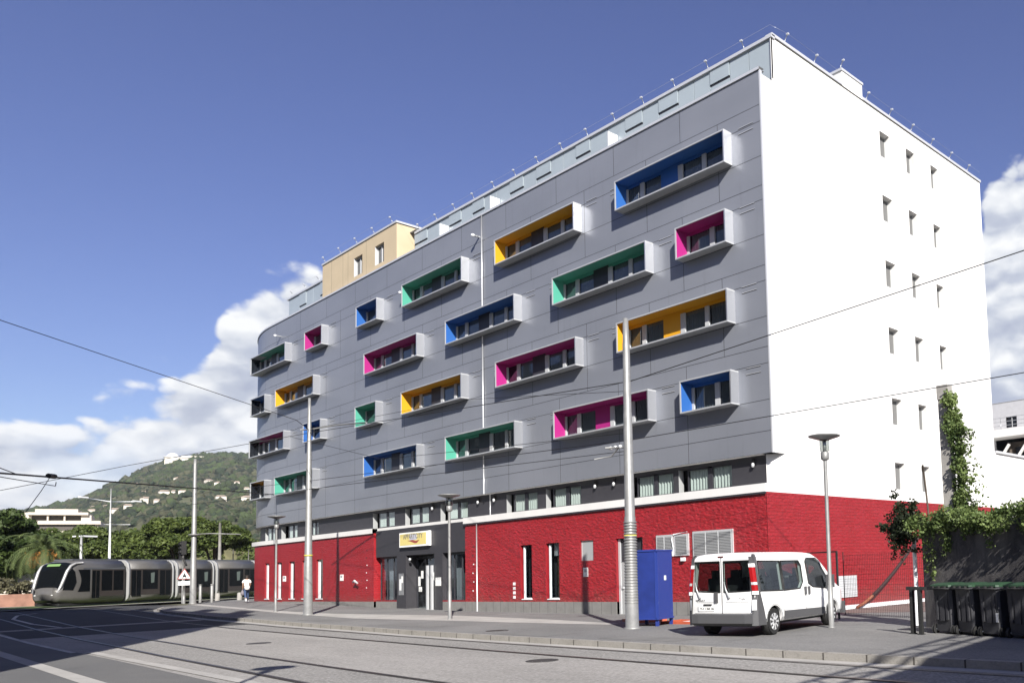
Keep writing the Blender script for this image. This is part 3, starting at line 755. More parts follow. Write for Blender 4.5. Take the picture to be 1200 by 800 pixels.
# ---- first-floor strip
STR = [(-15.95, -14.05, -16.5), (-12.9, -10.9, -13.4), (-7.3, -5.2, -7.8), (-4.42, -2.15, -4.9), (-29.3, -27.4, -29.95), (-25.6, -23.7, -26.2), (-21.75, -19.9, -22.5), (-42.0, -40.5, -43.1), (-38.3, -37.3, -38.9), (-45.6, -44.2, -46.2)]
SZ0, SZ1 = 4.52, 5.42
shs = [(r, b_, SZ0, SZ1) for a, b_, r in STR]
st = MB(); rects = [(XEND + 2, -.5, 4.4, 5.56)]
for h in shs: rects = subtract(rects, h)
for r in rects: fquad(st, *r, .28, m_darkwall)
for (a, b_, z0, z1) in shs:
    p0, p1, q0, q1 = fac(a, .28), fac(a, .55), fac(b_, .28), fac(b_, .55)
    st.face([(*p0, z0), (*p1, z0), (*p1, z1), (*p0, z1)], m_louv); st.face([(*q1, z0), (*q0, z0), (*q0, z1), (*q1, z1)], m_darkwall)
    st.face([(*p0, z1), (*p1, z1), (*q1, z1), (*q0, z1)], m_darkwall); st.face([(*p0, z0), (*q0, z0), (*q1, z0), (*p1, z0)], m_darkwall)
st.build('dark_strip_wall', hotel)
for (g0, g1, r0) in STR:
    w_ = MB(); mid = (g0 + g1) / 2
    for a, b_ in ((g0 - .05, g0), (mid - .11, mid + .11), (g1, g1 + .0)):
        if b_ > a:
            p, q = fac(a, .34), fac(b_, .40)
            w_.box(a, b_, p[1], p[1] + .06, SZ0, SZ1, m_dark)
    p = fac(mid, .34)[1]
    w_.box(g0, g1, p, p + .06, SZ1 - .07, SZ1, m_dark); w_.box(g0, g1, p - .01, p + .06, SZ0, SZ0 + .06, m_dark)
    f = w_.build('strip_window', hotel)
    y = fac(mid, .36)[1]; yc = fac(mid, .43)[1]
    for a, b_ in ((g0, mid - .11), (mid + .11, g1)):
        MB().face([(a, y, SZ0 + .06), (b_, y, SZ0 + .06), (b_, y, SZ1 - .07), (a, y, SZ1 - .07)], m_sglass).build('pane', f)
        cu = MB(); pleats(cu, a - .02, b_ + .02, yc + .0, SZ0 + .02, SZ1, m_curt, .04, .16); cu.build('curtain', f)
# small bulkhead lamps
for x in (-1.05, -8.64, -9.85, -17.45, -18.85, -23.2):
    b = MB(); b.box(x - .05, x + .05, .20, .28, 5.22, 5.46, m_black); b.lathe((x, .19, 5.16), [(0.0, -.02), (.05, 0), (.065, .07), (.05, .13), (0, .15)], m_trim, 12)
    b.build('wall_lamp', hotel)
for x in (-18.2, -25.5, -42.8):
    b = MB(); z = 18.35 if x != -25.5 else 17.2
    b.box(x - .04, x + .04, -.30, 0.0, z, z + .07, m_alu); b.lathe((x, -.36, z + .03), [(0, -.09), (.09, -.05), (.1, .03), (0, .09)], m_boxside, 12)
    b.build('facade_floodlight', hotel)

# ---- red ground floor
def red_wall(x0, x1, z0, z1, hl, m, name, d=-.4, depth=.16):
    b = MB(); rects = [(x0, x1, z0, z1)]
    for h in hl: rects = subtract(rects, h)
    for r in rects: fquad(b, *r, d, m)
    for (a, c, e, f_) in hl:
        p0, p1, q0, q1 = fac(a, d), fac(a, d + depth), fac(c, d), fac(c, d + depth)
        b.face([(*p0, e), (*p1, e), (*p1, f_), (*p0, f_)], m_redp); b.face([(*q1, e), (*q0, e), (*q0, f_), (*q1, f_)], m_redp)
        b.face([(*q0, f_), (*q1, f_), (*p1, f_), (*p0, f_)], m_redp); b.face([(*p0, e), (*q0, e), (*q1, e), (*p1, e)], m_redp)
    return b
PZ = 0.41
rh = [(-14.45, -13.58, .53, 2.93), (-12.55, -11.6, .53, 2.94), (-10.15, -9.30, 2.10, 2.94), (-7.88, -6.3, -.1, 2.92)]
rb = red_wall(-19.03, 0.0, PZ, 4.17, rh, m_redf, 'red')
rb.face([(-19.03, -.4, -.2), (-19.03, 0, -.2), (-19.03, 0, 4.17), (-19.03, -.4, 4.17)][::-1], m_redf)
rb.build('red_wall', hotel)
rs = MB(); rects = [(-.4, 17.7, -.25, 4.17)]
for (a, b_, c, d_) in rects: rs.face([(.0, a, c), (.0, b_, c), (.0, b_, d_), (.0, a, d_)], m_reds)
rs.v = [(x + .016, y, z) for x, y, z in rs.v]
rs.build('red_side_wall', hotel)
# plinth
plz = MB()
for (a, b_) in ((-19.03, -7.88), (-6.3, 0.0)):
    plz.box(a, b_, -.42, -.1, -.3, PZ, m_plinth)
    x = a
    while x < b_: plz.box(x, x + .012, -.4225, -.42, -.2, PZ - .01, m_gap); x += .60
plz.build('plinth', hotel)
# white ledge band
bd = MB()
bd.box(-19.12, .02, -.46, .5, 4.17, 4.46, m_white); bd.box(-19.12, .03, -.47, -.44, 4.10, 4.17, m_dark)
xs = split_curve(-46.6, -28.45)
bd.box(-28.45, -19.12, -.2, .5, 4.30, 4.46, m_white)
for i in range(len(xs) - 1):
    a, b_ = xs[i], xs[i + 1]
    p0, p1, q0, q1 = fac(a, -.48), fac(a, .5), fac(b_, -.48), fac(b_, .5)
    bd.face([(*p0, 4.19), (*q0, 4.19), (*q0, 4.46), (*p0, 4.46)], m_white); bd.face([(*p0, 4.46), (*q0, 4.46), (*q1, 4.46), (*p1, 4.46)], m_white)
    bd.face([(*p1, 4.19), (*q1, 4.19), (*q0, 4.19), (*p0, 4.19)], m_white)
p0, p1 = fac(-46.6, -.48), fac(-46.6, .5)
bd.face([(*p1, 4.19), (*p0, 4.19), (*p0, 4.46), (*p1, 4.46)], m_white)
bd.build('white_band', hotel)
# left red wall
lh = [(-44.0, -43.3, .59, 2.95), (-42.0, -41.2, .59, 2.95), (-40.0, -39.15, .59, 2.95), (-38.0, -37.2, .59, 2.95), (-35.9, -35.0, .59, 2.95)]
lb = red_wall(-46.1, -28.45, PZ, 4.19, lh, m_redl, 'red')
lb.face([(-28.45, -.4, -.2), (-28.45, .3, -.2), (-28.45, .3, 4.19), (-28.45, -.4, 4.19)], m_redl)
p0, p1 = fac(-46.1, -.4), fac(-46.1, 3)
lb.face([(*p1, .2), (*p0, .2), (*p0, 4.19), (*p1, 4.19)], m_redl)
fquad(lb, -46.1, -41, .2, PZ, -.4, m_redl)
lb.build('red_wall', hotel)
MB().box(-41, -28.45, -.42, -.1, -.2, PZ - .004, m_plinth).build('plinth', hotel)
for (a, b_, c, d_) in lh:
    y = fac(a, -.30)[1]
    w_ = MB(); w_.box(a + .02, a + .30, y, y + .06, c, d_ - .05, m_boxside); w_.box(a - .02, b_ + .02, y - .14, y + .1, c - .05, c, m_boxside)
    f = w_.build('slot_window', hotel)
    MB().box(a + .30, b_, y + .03, y + .05, c, d_, m_dglass).build('pane', f)
# right slot windows
for i, (a, b_, c, d_) in enumerate(rh[:2]):
    w_ = MB(); y = -.31
    w_.box(a + .12, a + .20, y, y + .07, c, d_ - .06, m_boxside); w_.box(a + .20, b_, y, y + .07, c, c + .05, m_boxside); w_.box(a + .1, b_ , y - .12, y, c - .03, c + .01, m_boxside)
    w_.box(b_ - .04, b_, y, y + .07, c + .05, d_ - .06, m_dark)
    f = w_.build('slot_window', hotel)
    q = MB(); q.face([(a + .20, y + .04, c + .05), (b_ - .04, y + .04, c + .05), (b_ - .04, y + .04, d_), (a + .20, y + .04, d_)], m_glass); q.build('pane', f)
    q = MB(); q.box(a - .1, b_ + .1, .12, .14, c - .1, d_ + .1, m_room)
    if i == 0: pleats(q, a + .45, b_ - .05, .02, c, c + .9, m_curt)
    else: q.box(a + .24, b_, -.12, -.11, d_ - .55, d_, m_louv); q.box(a + .30, a + .52, .0, .02, c, d_ - .6, mat('timber_inside', (.45, .36, .22), .7))
    q.build('blind', f)
MB().box(-10.15, -9.30, -.34, -.30, 2.10, 2.94, m_louv).build('vent_louvre', hotel)
lv = MB()
lv.box(-10.11, -10.08, -.345, -.34, 2.12, 2.92, m_trim)
lv.build('vent_frame', hotel)
def louvre(x0, x1, z0, z1, n):
    b = MB(); y = -.45
    b.box(x0, x1, y, -.4, z0, z1, m_trim)
    w = (x1 - x0 - .1) / n
    for i in range(n):
        a = x0 + .05 + w * i
        b.box(a + .03, a + w - .03, y - .012, y, z0 + .06, z1 - .06, m_louv)
        zz = z0 + .08
        while zz < z1 - .1: b.box(a + .03, a + w - .03, y - .02, y - .012, zz, zz + .012, m_gap); zz += .055
    return b.build('wall_louvre', hotel)
louvre(-5.48, -4.55, 2.12, 2.93, 2); louvre(-4.5, -3.75, 2.12, 2.93, 1); louvre(-3.53, -1.55, 1.9, 2.98, 3)
cbl = MB(); cbl.tube([(-4.52, -.48, 2.92), (-4.58, -.5, 2.75), (-4.50, -.5, 2.4), (-4.56, -.48, 2.12)], .02, m_boxside, 6)
cbl.tube([(-4.52, -.48, 2.92), (-3.78, -.48, 2.99), ], .015, m_boxside, 6); cbl.build('white_cable', hotel)
b = MB(); b.box(-4.12, -3.96, -.52, -.4, 1.92, 2.05, m_boxside); b.build('wall_lamp', hotel)
# service door
dd = MB(); dd.box(-7.86, -7.74, -.3, -.2, -.1, 2.9, m_trim); dd.box(-6.42, -6.3, -.3, -.2, -.1, 2.9, m_trim); dd.box(-7.74, -6.42, -.25, -.2, 2.0, 2.9, m_dark)
dfr = dd.build('door_frame', hotel)
dl = MB(); dl.box(-7.74, -6.42, -.27, -.22, -.08, 2.0, m_louv); dl.box(-7.74, -6.42, -.272, -.27, 1.98, 2.0, m_gap)
dob = dl.build('service_door', hotel)
MB().box(-7.66, -7.56, -.33, -.27, .93, 1.0, m_trim).build('handle', dob)
MB().box(-7.35, -7.05, -.275, -.27, 1.35, 1.85, mat('yellow_notice', (.75, .62, .12), .6)).build('notice', dob)
# papers, vents, tap
m_paper = mat('white_paper', (.78, .78, .76), .7)
for (x0, x1, z0, z1) in ((-9.95, -9.66, 1.44, 1.82), (-40.95, -40.5, 1.70, 2.05), (-32.6, -32.2, 1.62, 1.98)):
    q = MB(); q.box(x0, x1, -.425, -.40, z0, z1, m_paper)
    q.box(x0 + .07, x1 - .07, -.428, -.425, (z0 + z1) / 2, z1 - .06, m_louv); q.build('notice', hotel)
for i in range(4):
    z = .55 + .20 * i
    q = MB(); q.box(-15.02, -14.86, -.42, -.4, z, z + .13, m_boxside); q.build('vent_block', hotel)
for x in (-18.35, -29.3):
    for i in range(6):
        z = .9 + .42 * i if x > -20 else 1.15 + .42 * i
        q = MB(); q.box(x - .03 + .06 * (i % 2), x + .03 + .06 * (i % 2), -.415, -.4, z, z + .06, m_gap if i > 3 else m_boxside); q.build('vent_block', hotel)
q = MB(); q.tube([(-30.5, -.4, 1.50), (-30.5, -.62, 1.52), (-30.2, -.66, 1.60), (-29.95, -.62, 1.45)], .05, m_boxside, 8); q.build('spout', hotel)
# downpipe
dp = MB(); dp.tube([(-17.9, -.06, 19.4), (-17.9, -.06, 14.75), ], .032, m_trim, 10); dp.tube([(-17.9, -.06, 13.3), (-17.9, -.06, 8.70)], .032, m_trim, 10)
dp.tube([(-17.9, -.06, 7.40), (-17.9, -.06, 5.55)], .032, m_trim, 10); dp.tube([(-17.9, .29, 5.6), (-17.9, .29, 4.46)], .032, m_trim, 10)
dp.tube([(-17.9, -.47, 4.1), (-17.9, -.47, -.1)], .032, m_trim, 10); dp.build('downpipe', hotel)

# ---- entrance
en = MB()
en.box(-28.3, -19.05, -.34, .3, 2.84, 4.30, m_darkwall)
en.box(-25.95, -24.95, -.34, .3, -.1, 2.84, m_darkwall); en.box(-22.05, -21.25, -.34, .3, -.1, 2.84, m_darkwall)
en.box(-28.3, -25.95, -.34, .0, -.1, .41, m_plinth); en.box(-21.25, -19.05, -.34, .0, -.1, .41, m_plinth)
en.box(-28.3, -25.95, -.34, .0, .41, .47, m_redp); en.box(-21.25, -19.05, -.34, .0, .41, .47, m_redp)
en.box(-28.3, -19.05, 1.4, 1.45, -.1, 2.84, m_room)
ent = en.build('entrance_surround', hotel)
for (a, b_, nm) in ((-28.2, -25.95, 3), (-21.25, -19.06, 3)):
    w_ = MB()
    for i in range(nm + 1):
        x = a + (b_ - a) * i / nm; w_.box(max(a, x - .03), min(b_, x + .03), -.12, -.06, .47, 2.72, m_dark)
    w_.box(a, b_, -.13, -.05, 2.72, 2.84, m_dark)
    f = w_.build('shop_window', hotel)
    q = MB(); q.face([(a, -.09, .47), (b_, -.09, .47), (b_, -.09, 2.72), (a, -.09, 2.72)], m_glass); q.build('pane', f)
    q = MB(); q.box(a, b_, .5, .52, .3, 2.8, mat('lobby_wall', (.14, .15, .14), .8)); pleats(q, a + .2, a + .9, .3, .47, 2.7, m_curtd); q.build('lobby_screen', f)
dr = MB()
for x in (-24.93, -23.95, -22.95, -22.1): dr.box(x, x + .06, .25, .32, -.08, 2.75, m_dark)
dr.box(-24.95, -22.05, .25, .32, 2.62, 2.76, m_dark); dr.box(-24.95, -22.05, .25, .32, -.08, -.02, m_dark)
do = dr.build('entrance_door', hotel)
q = MB(); q.face([(-24.9, .29, 0), (-22.95, .29, 0), (-22.95, .29, 2.62), (-24.9, .29, 2.62)], m_glass); q.build('pane', do)
q = MB()
for x0, x1, z0, z1 in ((-24.8, -24.6, 1.2, 1.7), (-24.5, -24.3, 1.6, 2.0), (-24.0, -23.75, 1.5, 2.05), (-23.45, -23.2, 1.2, 1.9), (-24.75, -24.45, .9, 1.15)):
    q.box(x0, x1, .27, .285, z0, z1, m_paper)
q.build('notice', do)
q = MB(); q.box(-25.7, -25.2, -.36, -.34, .75, 1.9, m_alu); q.box(-25.62, -25.42, -.365, -.36, 1.0, 1.6, m_paper); q.box(-25.4, -25.25, -.365, -.36, 1.4, 1.75, m_paper); q.build('intercom_panel', hotel)
for x in (-22.60, -22.17):
    q = MB(); q.box(x - .06, x + .06, -.46, -.35, .0, 2.25, m_trim); q.build('entrance_post', hotel)
q = MB(); q.box(-21.9, -21.4, -.36, -.34, 1.2, 1.62, m_paper); q.build('notice', hotel)
q = MB(); q.lathe((-24.6, -.3, 2.6), [(0, -.06), (.06, -.04), (.07, .06), (0, .1)], m_trim, 12); q.build('camera_dome', hotel)
# sign
sg = MB(); m_signw = mat('sign_white', (.86, .86, .84), .35); m_signy = mat('sign_yellow', (.74, .62, .22), .4)
sg.box(-25.35, -22.3, -.50, -.36, 3.27, 4.03, m_signw)
sign = sg.build('sign', hotel)
q = MB(); q.box(-25.27, -22.55, -.508, -.50, 3.36, 3.96, m_signy); q.box(-24.25, -23.5, -.511, -.508, 3.62, 3.94, mat('sign_lilac', (.70, .70, .82), .4)); q.build('sign_face', sign)
q = MB(); m_sw = mat('sign_red', (.45, .10, .07), .5)
q.face([(-24.5, -.514, 3.60), (-24.1, -.514, 3.54), (-23.7, -.514, 3.44), (-23.5, -.514, 3.44), (-23.2, -.514, 3.60), (-23.6, -.514, 3.56), (-23.9, -.514, 3.62), (-24.2, -.514, 3.60)], m_sw)
q.build('swoosh', sign)
t_ = text_mb("APPART'CITY", .34, mat('sign_grey', (.30, .28, .22), .5), True); t_.parent = sign; t_.location = (-23.9, -.514, 3.80); t_.rotation_euler = (rad(90), 0, 0)
# pale kerb under the side wall, white panel on it
q = MB(); q.box(.016, .30, .8, 9.6, -.2, .06, m_boxside); q.build('side_kerb', hotel)
q = MB(); q.box(.017, .06, 3.62, 4.85, .36, 1.17, m_trim)
for i in range(8): q.box(.06, .064, 3.66, 4.81, .42 + .09 * i, .425 + .09 * i, m_gap)
q.build('meter_cabinet_door', hotel)
# ------------------------------------------------------------------ neighbouring low wing and far house on the right
wg = thing('low_wing', (0, 17.9, 0), 'low white rendered wing with grey sloping coping behind the hotel side wall', 'building')
q = MB(); q.box(-14, 0.0, 0.0, 30, -.3, 6.95, m_white); q.build('wall', wg)
q = MB(); q.box(-14.1, .10, .05, 30, 6.95, 7.07, m_trim); q.build('coping', wg)
bh = thing('apartment_building', (-12, 36, 0), 'pale apartment building with a deep shaded balcony behind the low white wing', 'building')
m_cream = mat('cream_render', (0.60, 0.60, 0.62), 0.85, var=0.05); m_warm = mat('warm_white_render', (0.72, 0.70, 0.66), 0.85)
q = MB()
rects = [(-6, 30, -.3, 12.9)]
for h in ((4.75, 5.55, 11.05, 11.85), (7.0, 7.8, 11.05, 11.85), (9.5, 10.3, 11.05, 11.85), (3.9, 30, 7.4, 10.2)): rects = subtract(rects, h)
for r in rects: q.face([(r[0], 0, r[2]), (r[1], 0, r[2]), (r[1], 0, r[3]), (r[0], 0, r[3])], m_cream)
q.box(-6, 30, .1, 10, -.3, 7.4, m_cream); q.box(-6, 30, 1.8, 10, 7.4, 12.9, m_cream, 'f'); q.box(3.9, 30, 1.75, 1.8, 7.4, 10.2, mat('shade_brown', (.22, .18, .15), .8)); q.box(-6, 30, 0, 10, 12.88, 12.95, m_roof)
q.build('wall', bh)
for x in (4.75, 7.0, 9.5):
    f = MB().box(x, x + .8, .12, .16, 11.05, 11.85, m_dglass).build('window', bh)
    MB().box(x + .38, x + .42, .09, .12, 11.05, 11.85, m_mull).build('frame', f)
q = MB(); q.box(-6, 30, -1.6, 0, 10.2, 10.75, m_warm); q.box(3.2, 30, -1.6, 0, 7.9, 8.4, m_warm); q.build('balcony_slab', bh)
q = MB()
for i in range(3): q.tube([(-5.8, -1.5, 11.0 + .28 * i), (30, -1.5, 11.0 + .28 * i)], .02, m_alu, 5)
for i in range(20): q.tube([(-5.8 + 1.8 * i, -1.5, 10.75), (-5.8 + 1.8 * i, -1.5, 11.6)], .025, m_alu, 5)
q.build('railing', bh)
for i in range(5):
    q = MB(); x = 3.6 + 1.3 * i; q.obox((x, -1.2, 9.0), Vector((.8, 0, -.6)), Vector((0, 1, 0)), Vector((.6, 0, .8)), .08, .08, .85, m_warm); q.build('balcony_strut', bh)
for i in range(3):
    q = MB(); q.box(4.6 + 1.6 * i, 5.3 + 1.6 * i, 1.7, 1.75, 8.4, 9.8, m_dglass); q.build('window', bh)

# buildings out of frame whose shadows cross the road
m_lowbounce = mat('low_bounce_facade', (.16, .15, .14), .8)  # unseen walls kept dark to cut light bounced into the road shadow
ob = thing('office_block', (4.4, -26.2, 0), 'tall plain block across the street, outside the photo, shading the road', 'building')
q = MB()
d1 = Vector((-1, -.107, 0)).normalized(); d2 = Vector((.107, -1, 0)).normalized()
P = [Vector((0, 0, 0)), d1 * 85, d1 * 85 + d2 * 14, d2 * 14]
for i in range(4):
    a, b_ = P[i], P[(i + 1) % 4]; q.face([(b_.x, b_.y, -1), (a.x, a.y, -1), (a.x, a.y, 24.3), (b_.x, b_.y, 24.3)][::-1], m_lowbounce)
q.face([(p.x, p.y, 24.3) for p in P], m_roof); q.build('wall', ob)
for k in range(8):
    q = MB()
    for i in range(20): c = d1 * (2 + 4.1 * i) - d2 * .02; q.obox((c.x, c.y, 2 + 3.3 * k), d1, d2, Vector((0, 0, 1)), .8, .03, .8, m_dglass)
    q.build('window_row', ob)
eb = thing('workshop_building', (19.9, -8.9, 0), 'low flat roofed building across the yard, outside the photo, with a railed roof', 'building')
q = MB(); e1 = Vector((.17, -1, 0)).normalized(); e2 = Vector((1, .17, 0)).normalized(); P = [Vector((0, 0, 0)), e2 * 12, e2 * 12 + e1 * 30, e1 * 30]
for i in range(4):
    a, b_ = P[i], P[(i + 1) % 4]; q.face([(b_.x, b_.y, -1), (a.x, a.y, -1), (a.x, a.y, 7.4), (b_.x, b_.y, 7.4)][::-1], m_cream)
q.face([(p.x, p.y, 7.4) for p in P], m_roof); q.build('wall', eb)
q = MB(); up = Vector((0, 0, 1))
for z in (7.65, 8.15): 
    q.tube([e1 * .0 + up * z, e1 * 30 + up * z], .05, m_alu, 6)
for i in range(16): q.tube([e1 * 2.0 * i + up * 7.4, e1 * 2.0 * i + up * 8.15], .05, m_alu, 6)
for i in range(15): q.tube([e1 * 2.0 * i + up * 7.65, e1 * 2.0 * (i + 1) + up * 8.15], .035, m_alu, 6)
q.build('roof_railing', eb)

# ------------------------------------------------------------------ poles and lamps
def street_lamp(x, y, h, label, z0=None, scale=1.0, group='slim street lamps with flat round tops'):
    z = H(x) if z0 is None else z0
    t = thing('street_lamp', (x, y, z), label, 'street lamp', group)
    s = scale
    q = MB(); q.lathe((0, 0, 0), [(.0, 0), (.11 * s, 0), (.11 * s, .02), (.075 * s, .03), (.072 * s, 1.1), (.058 * s, 1.15), (.05 * s, h - .68 * s)], m_gpole, 16)
    q.build('pole', t)
    q = MB(); q.lathe((0, 0, h - .70 * s), [(.05 * s, -.02), (.10 * s, 0), (.115 * s, .05), (.115 * s, .20), (.09 * s, .22)], m_gpole, 18); q.build('collar', t)
    q = MB(); q.lathe((0, 0, h - .48 * s), [(.09 * s, 0), (.135 * s, .02), (.135 * s, .32), (.10 * s, .34)], clear_glass('lantern_glass', (.75, .78, .76), 1.0, .85), 18)
    q.build('lantern', t)
    q = MB(); q.lathe((0, 0, h - .48 * s), [(0, .0), (.05 * s, .0), (.05 * s, .30), (0, .30)], m_louv, 10); q.build('lamp_core', t)
    q = MB(); q.lathe((0, 0, h - .16 * s), [(0, 0), (.12 * s, -.01), (.43 * s, .09), (.44 * s, .115), (.30 * s, .145), (0, .16)], m_gpole, 28); q.build('lamp_shade', t)
    return t
street_lamp(5.11, -4.04, 5.22, 'slim grey street lamp standing in front of the white van')
street_lamp(-13.04, -4.70, 5.02, 'slim grey street lamp by the dark hotel entrance')
street_lamp(-30.09, -4.88, 5.07, 'slim grey street lamp in front of the narrow red wall slots')
street_lamp(9.6, -22.2, 8.1, 'tall street lamp outside the photo whose shadow falls on the tracks', -.21)

def mast(x, y, h, r0, r1, label, steps=(), band=None, ribbed=None):
    t = thing('tram_pole', (x, y, H(x)), label, 'pole', 'tall steel poles carrying the tram wires')
    prof = [(r0 * 1.35, 0), (r0 * 1.35, .03), (r0, .05)]
    zs = [0.05] + list(steps) + [h]
    n = len(zs)
    for i in range(1, n):
        z = zs[i]; rr = r0 + (r1 - r0) * (z / h)
        if i < n - 1: prof += [(rr, z - .01), (rr * .93, z + .01)]
        else: prof += [(rr * .8, z)]
    prof.append((0, h + .01))
    MB().lathe((0, 0, 0), prof, m_gpole, 20).build('shaft', t)
    if ribbed:
        q = MB(); z = ribbed[0]
        while z < ribbed[1]: rr = r0 * 1.0 + .002; q.lathe((0, 0, z), [(rr - .012, -.022), (rr + .005, 0), (rr - .012, .022)], m_gpole, 20); z += .085
        q.build('ribbed_sleeve', t)
    if band:
        rr = r0 + (r1 - r0) * band / h + .012
        MB().lathe((0, 0, band), [(rr, -.035), (rr + .01, -.03), (rr + .01, .03), (rr, .035)], mat('yellow_band', (.72, .58, .10), .6), 20).build('yellow_strap', t)
    return t
mA = mast(-.68, -5.98, 9.30, .20, .10, 'thick ribbed steel pole standing beside the blue container', (3.3, 6.4, 8.55), 2.72, (.75, 3.2))
mB = mast(-24.61, -5.46, 10.55, .205, .075, 'tall steel pole in front of the left red wall', (3.9, 7.9, 9.7), 2.85)
mC = mast(-45.2, -4.29, 9.45, .19, .10, 'tall steel pole beside the triangular warning sign', (3.0, 6.2, 9.0))
# fittings on masts
q = MB(); q.tube([(0, 0, 9.0), (1.6, .55, 9.05), (3.4, 1.2, 9.0)], .035, m_gpole, 6); q.tube([(0, 0, 9.0), (-.5, -.2, 9.02)], .035, m_gpole, 6); q.build('bracket_arm', mB)
q = MB(); q.tube([(0, 0, 5.38), (-.75, -.25, 5.42)], .03, m_gpole, 6); q.tube([(-.3, -.1, 5.40), (-.55, -.2, 5.15), (-1.1, -.4, 5.1)], .02, m_gpole, 6)
for k in range(3): q.lathe((-.25 - .22 * k, -.1, 5.36), [(0, 0), (.06, .02), (.06, .10), (0, .12)], m_trim, 8)
q.build('bracket_arm', mA)
q = MB(); q.tube([(0, 0, 4.5), (.2, .9, 4.55), (.5, 2.6, 4.5)], .035, m_gpole, 6); q.lathe((0, 0, 4.4), [(.17, 0), (.33, .04), (.33, .09), (.17, .13)], m_gpole, 14); q.build('bracket_arm', mC)

q0 = thing('street_lamp', (-90.6, 1.3, .4), 'tall white lamp post with two outstretched arms behind the tram', 'street lamp')
q = MB(); q.tube([(0, 0, 0), (0, 0, 11.7)], [.16, .05], m_boxside, 8); q.build('pole', q0)
for s in (-1, 1):
    u = Vector((.48, -.88, 0)) * s * -1
    q = MB(); q.tube([(0, 0, 10.3), (u.x * 2.7, u.y * 2.7, 10.5)], .05, m_boxside, 6); arm = q.build('arm', q0)
    q = MB(); q.obox((u.x * 3.0, u.y * 3.0, 10.55), Vector((u.x, u.y, 0)).normalized(), Vector((-u.y, u.x, 0)).normalized(), Vector((0, 0, 1)), .42, .18, .07, m_boxside); q.build('lamp_head', arm)
q = MB(); q.tube([(0, 0, 7.9), (.5, -.9, 7.9)], .03, m_boxside, 6); q.tube([(0, 0, 7.9), (-1.1, 2.0, 8.0)], .03, m_boxside, 6); q.build('cross_arm', q0)
q0 = thing('street_lamp', (-86.9, -1.85, .4), 'short white lamp post with one flat head behind the tram front', 'street lamp')
q = MB(); q.tube([(0, 0, 0), (0, 0, 6.5)], [.14, .11], m_boxside, 8); q.build('pole', q0)
q = MB(); q.obox((.35, -.65, 6.45), Vector((-.48, .88, 0)), Vector((.88, .48, 0)), Vector((0, 0, 1)), .02, .2, .06, m_boxside)
q.obox((-.35, .62, 6.5), Vector((-.48, .88, 0)), Vector((.88, .48, 0)), Vector((0, 0, 1)), .8, .2, .07, m_boxside); q.build('lamp_head', q0)
o = MB().tube([(0, 0, 0), (0, 0, 8.1)], [.2, .14], m_conc, 8).build('concrete_post', None, (-87.7, 10.7, .4)); tag(o, 'plain concrete post rising behind the tram, left of the hotel', 'post')

# ------------------------------------------------------------------ wires
def wire(pts, r, label, sag=0.0, name='overhead_wire'):
    P = []
    for i in range(len(pts) - 1):
        a, b_ = Vector(pts[i]), Vector(pts[i + 1])
        for k in range(12):
            t = k / 12; p = a.lerp(b_, t); p.z -= sag * 4 * t * (1 - t); P.append(p)
    P.append(Vector(pts[-1])); o = MB().tube(P, r * .75, m_wire, 6).build(name)
    return tag(o, label, 'wire', 'overhead wires of the tram')
wire([(-13.6, -19.85, 12.05), (-20.12, -17.7, 11.06), (-22.98, -6.71, 9.13), (-24.61, -5.46, 9.0)], .018, 'thin black wire sloping down from the upper left sky to the pole')
wire([(10.95, -3.6, 8.85), (-.6, -5.9, 6.4 + .9), (-24.61, -5.46, 8.86)], .018, 'long black wire rising to the right edge across the white side wall')
wire([(-24.61, -5.46, 8.86), (-29.01, -11.71, 7.3), (-32, -21, 4.6)], .018, 'thin wire dropping left from the pole across the hill crest')
wire([(12.5, -3.5, 5.95), (-.6, -5.9, 5.52), (-24.61, -5.46, 6.5), (-45.2, -4.29, 7.6)], .016, 'lower black wire crossing the white wall just above the ivy')
wire([(-.6, -5.9, 5.74), (-13, -7.5, 6.15), (-24.61, -6.4, 8.6)], .012, 'fine wire leaving the ribbed pole above its bracket')
wire([(-.6, -5.9, 5.2), (-14, -8.3, 5.25), (-30, -9.0, 5.6), (-58, -6.5, 6.3)], .014, 'contact wire under the bracket of the ribbed pole')
wire([(-7.31, -20.51, 4.45), (-10.09, -18.97, 4.63), (-37.6, -3.3, 7.07), (-52, 5, 8.3)], .036, 'thick dark cable crossing the lower left sky', 0.0, 'overhead_cable')
wire([(-7.3, -20.2, 4.95), (-10.08, -18.97, 4.76), (-11.02, -18.45, 4.70)], .016, 'short sloping wire joining the thick dark cable at the left edge')
wire([(-12.6, -17.5, 4.88), (-11.87, -17.83, 4.37), (-10.94, -18.3, 3.7)], .014, 'thin wire hanging down from the clamp on the thick dark cable')
wire([(-8.5, -20.2, 4.55), (-11.33, -18.72, 4.65), (-14.07, -17.12, 4.74), (-14.1, -17.1, 4.86)], .016, 'slack wire running just under the thick dark cable')
o = MB().tube([(-12.35, -17.6, 4.86), (-12.75, -17.38, 4.89)], .07, m_wire, 8).build('cable_clamp'); tag(o, 'black clamp on the thick dark cable', 'clamp')
wire([(-24.61, -5.46, 9.05), (-13, -4.0, 8.9), (-.6, -5.9, 7.0)], .012, 'span wire between the two nearest steel poles')

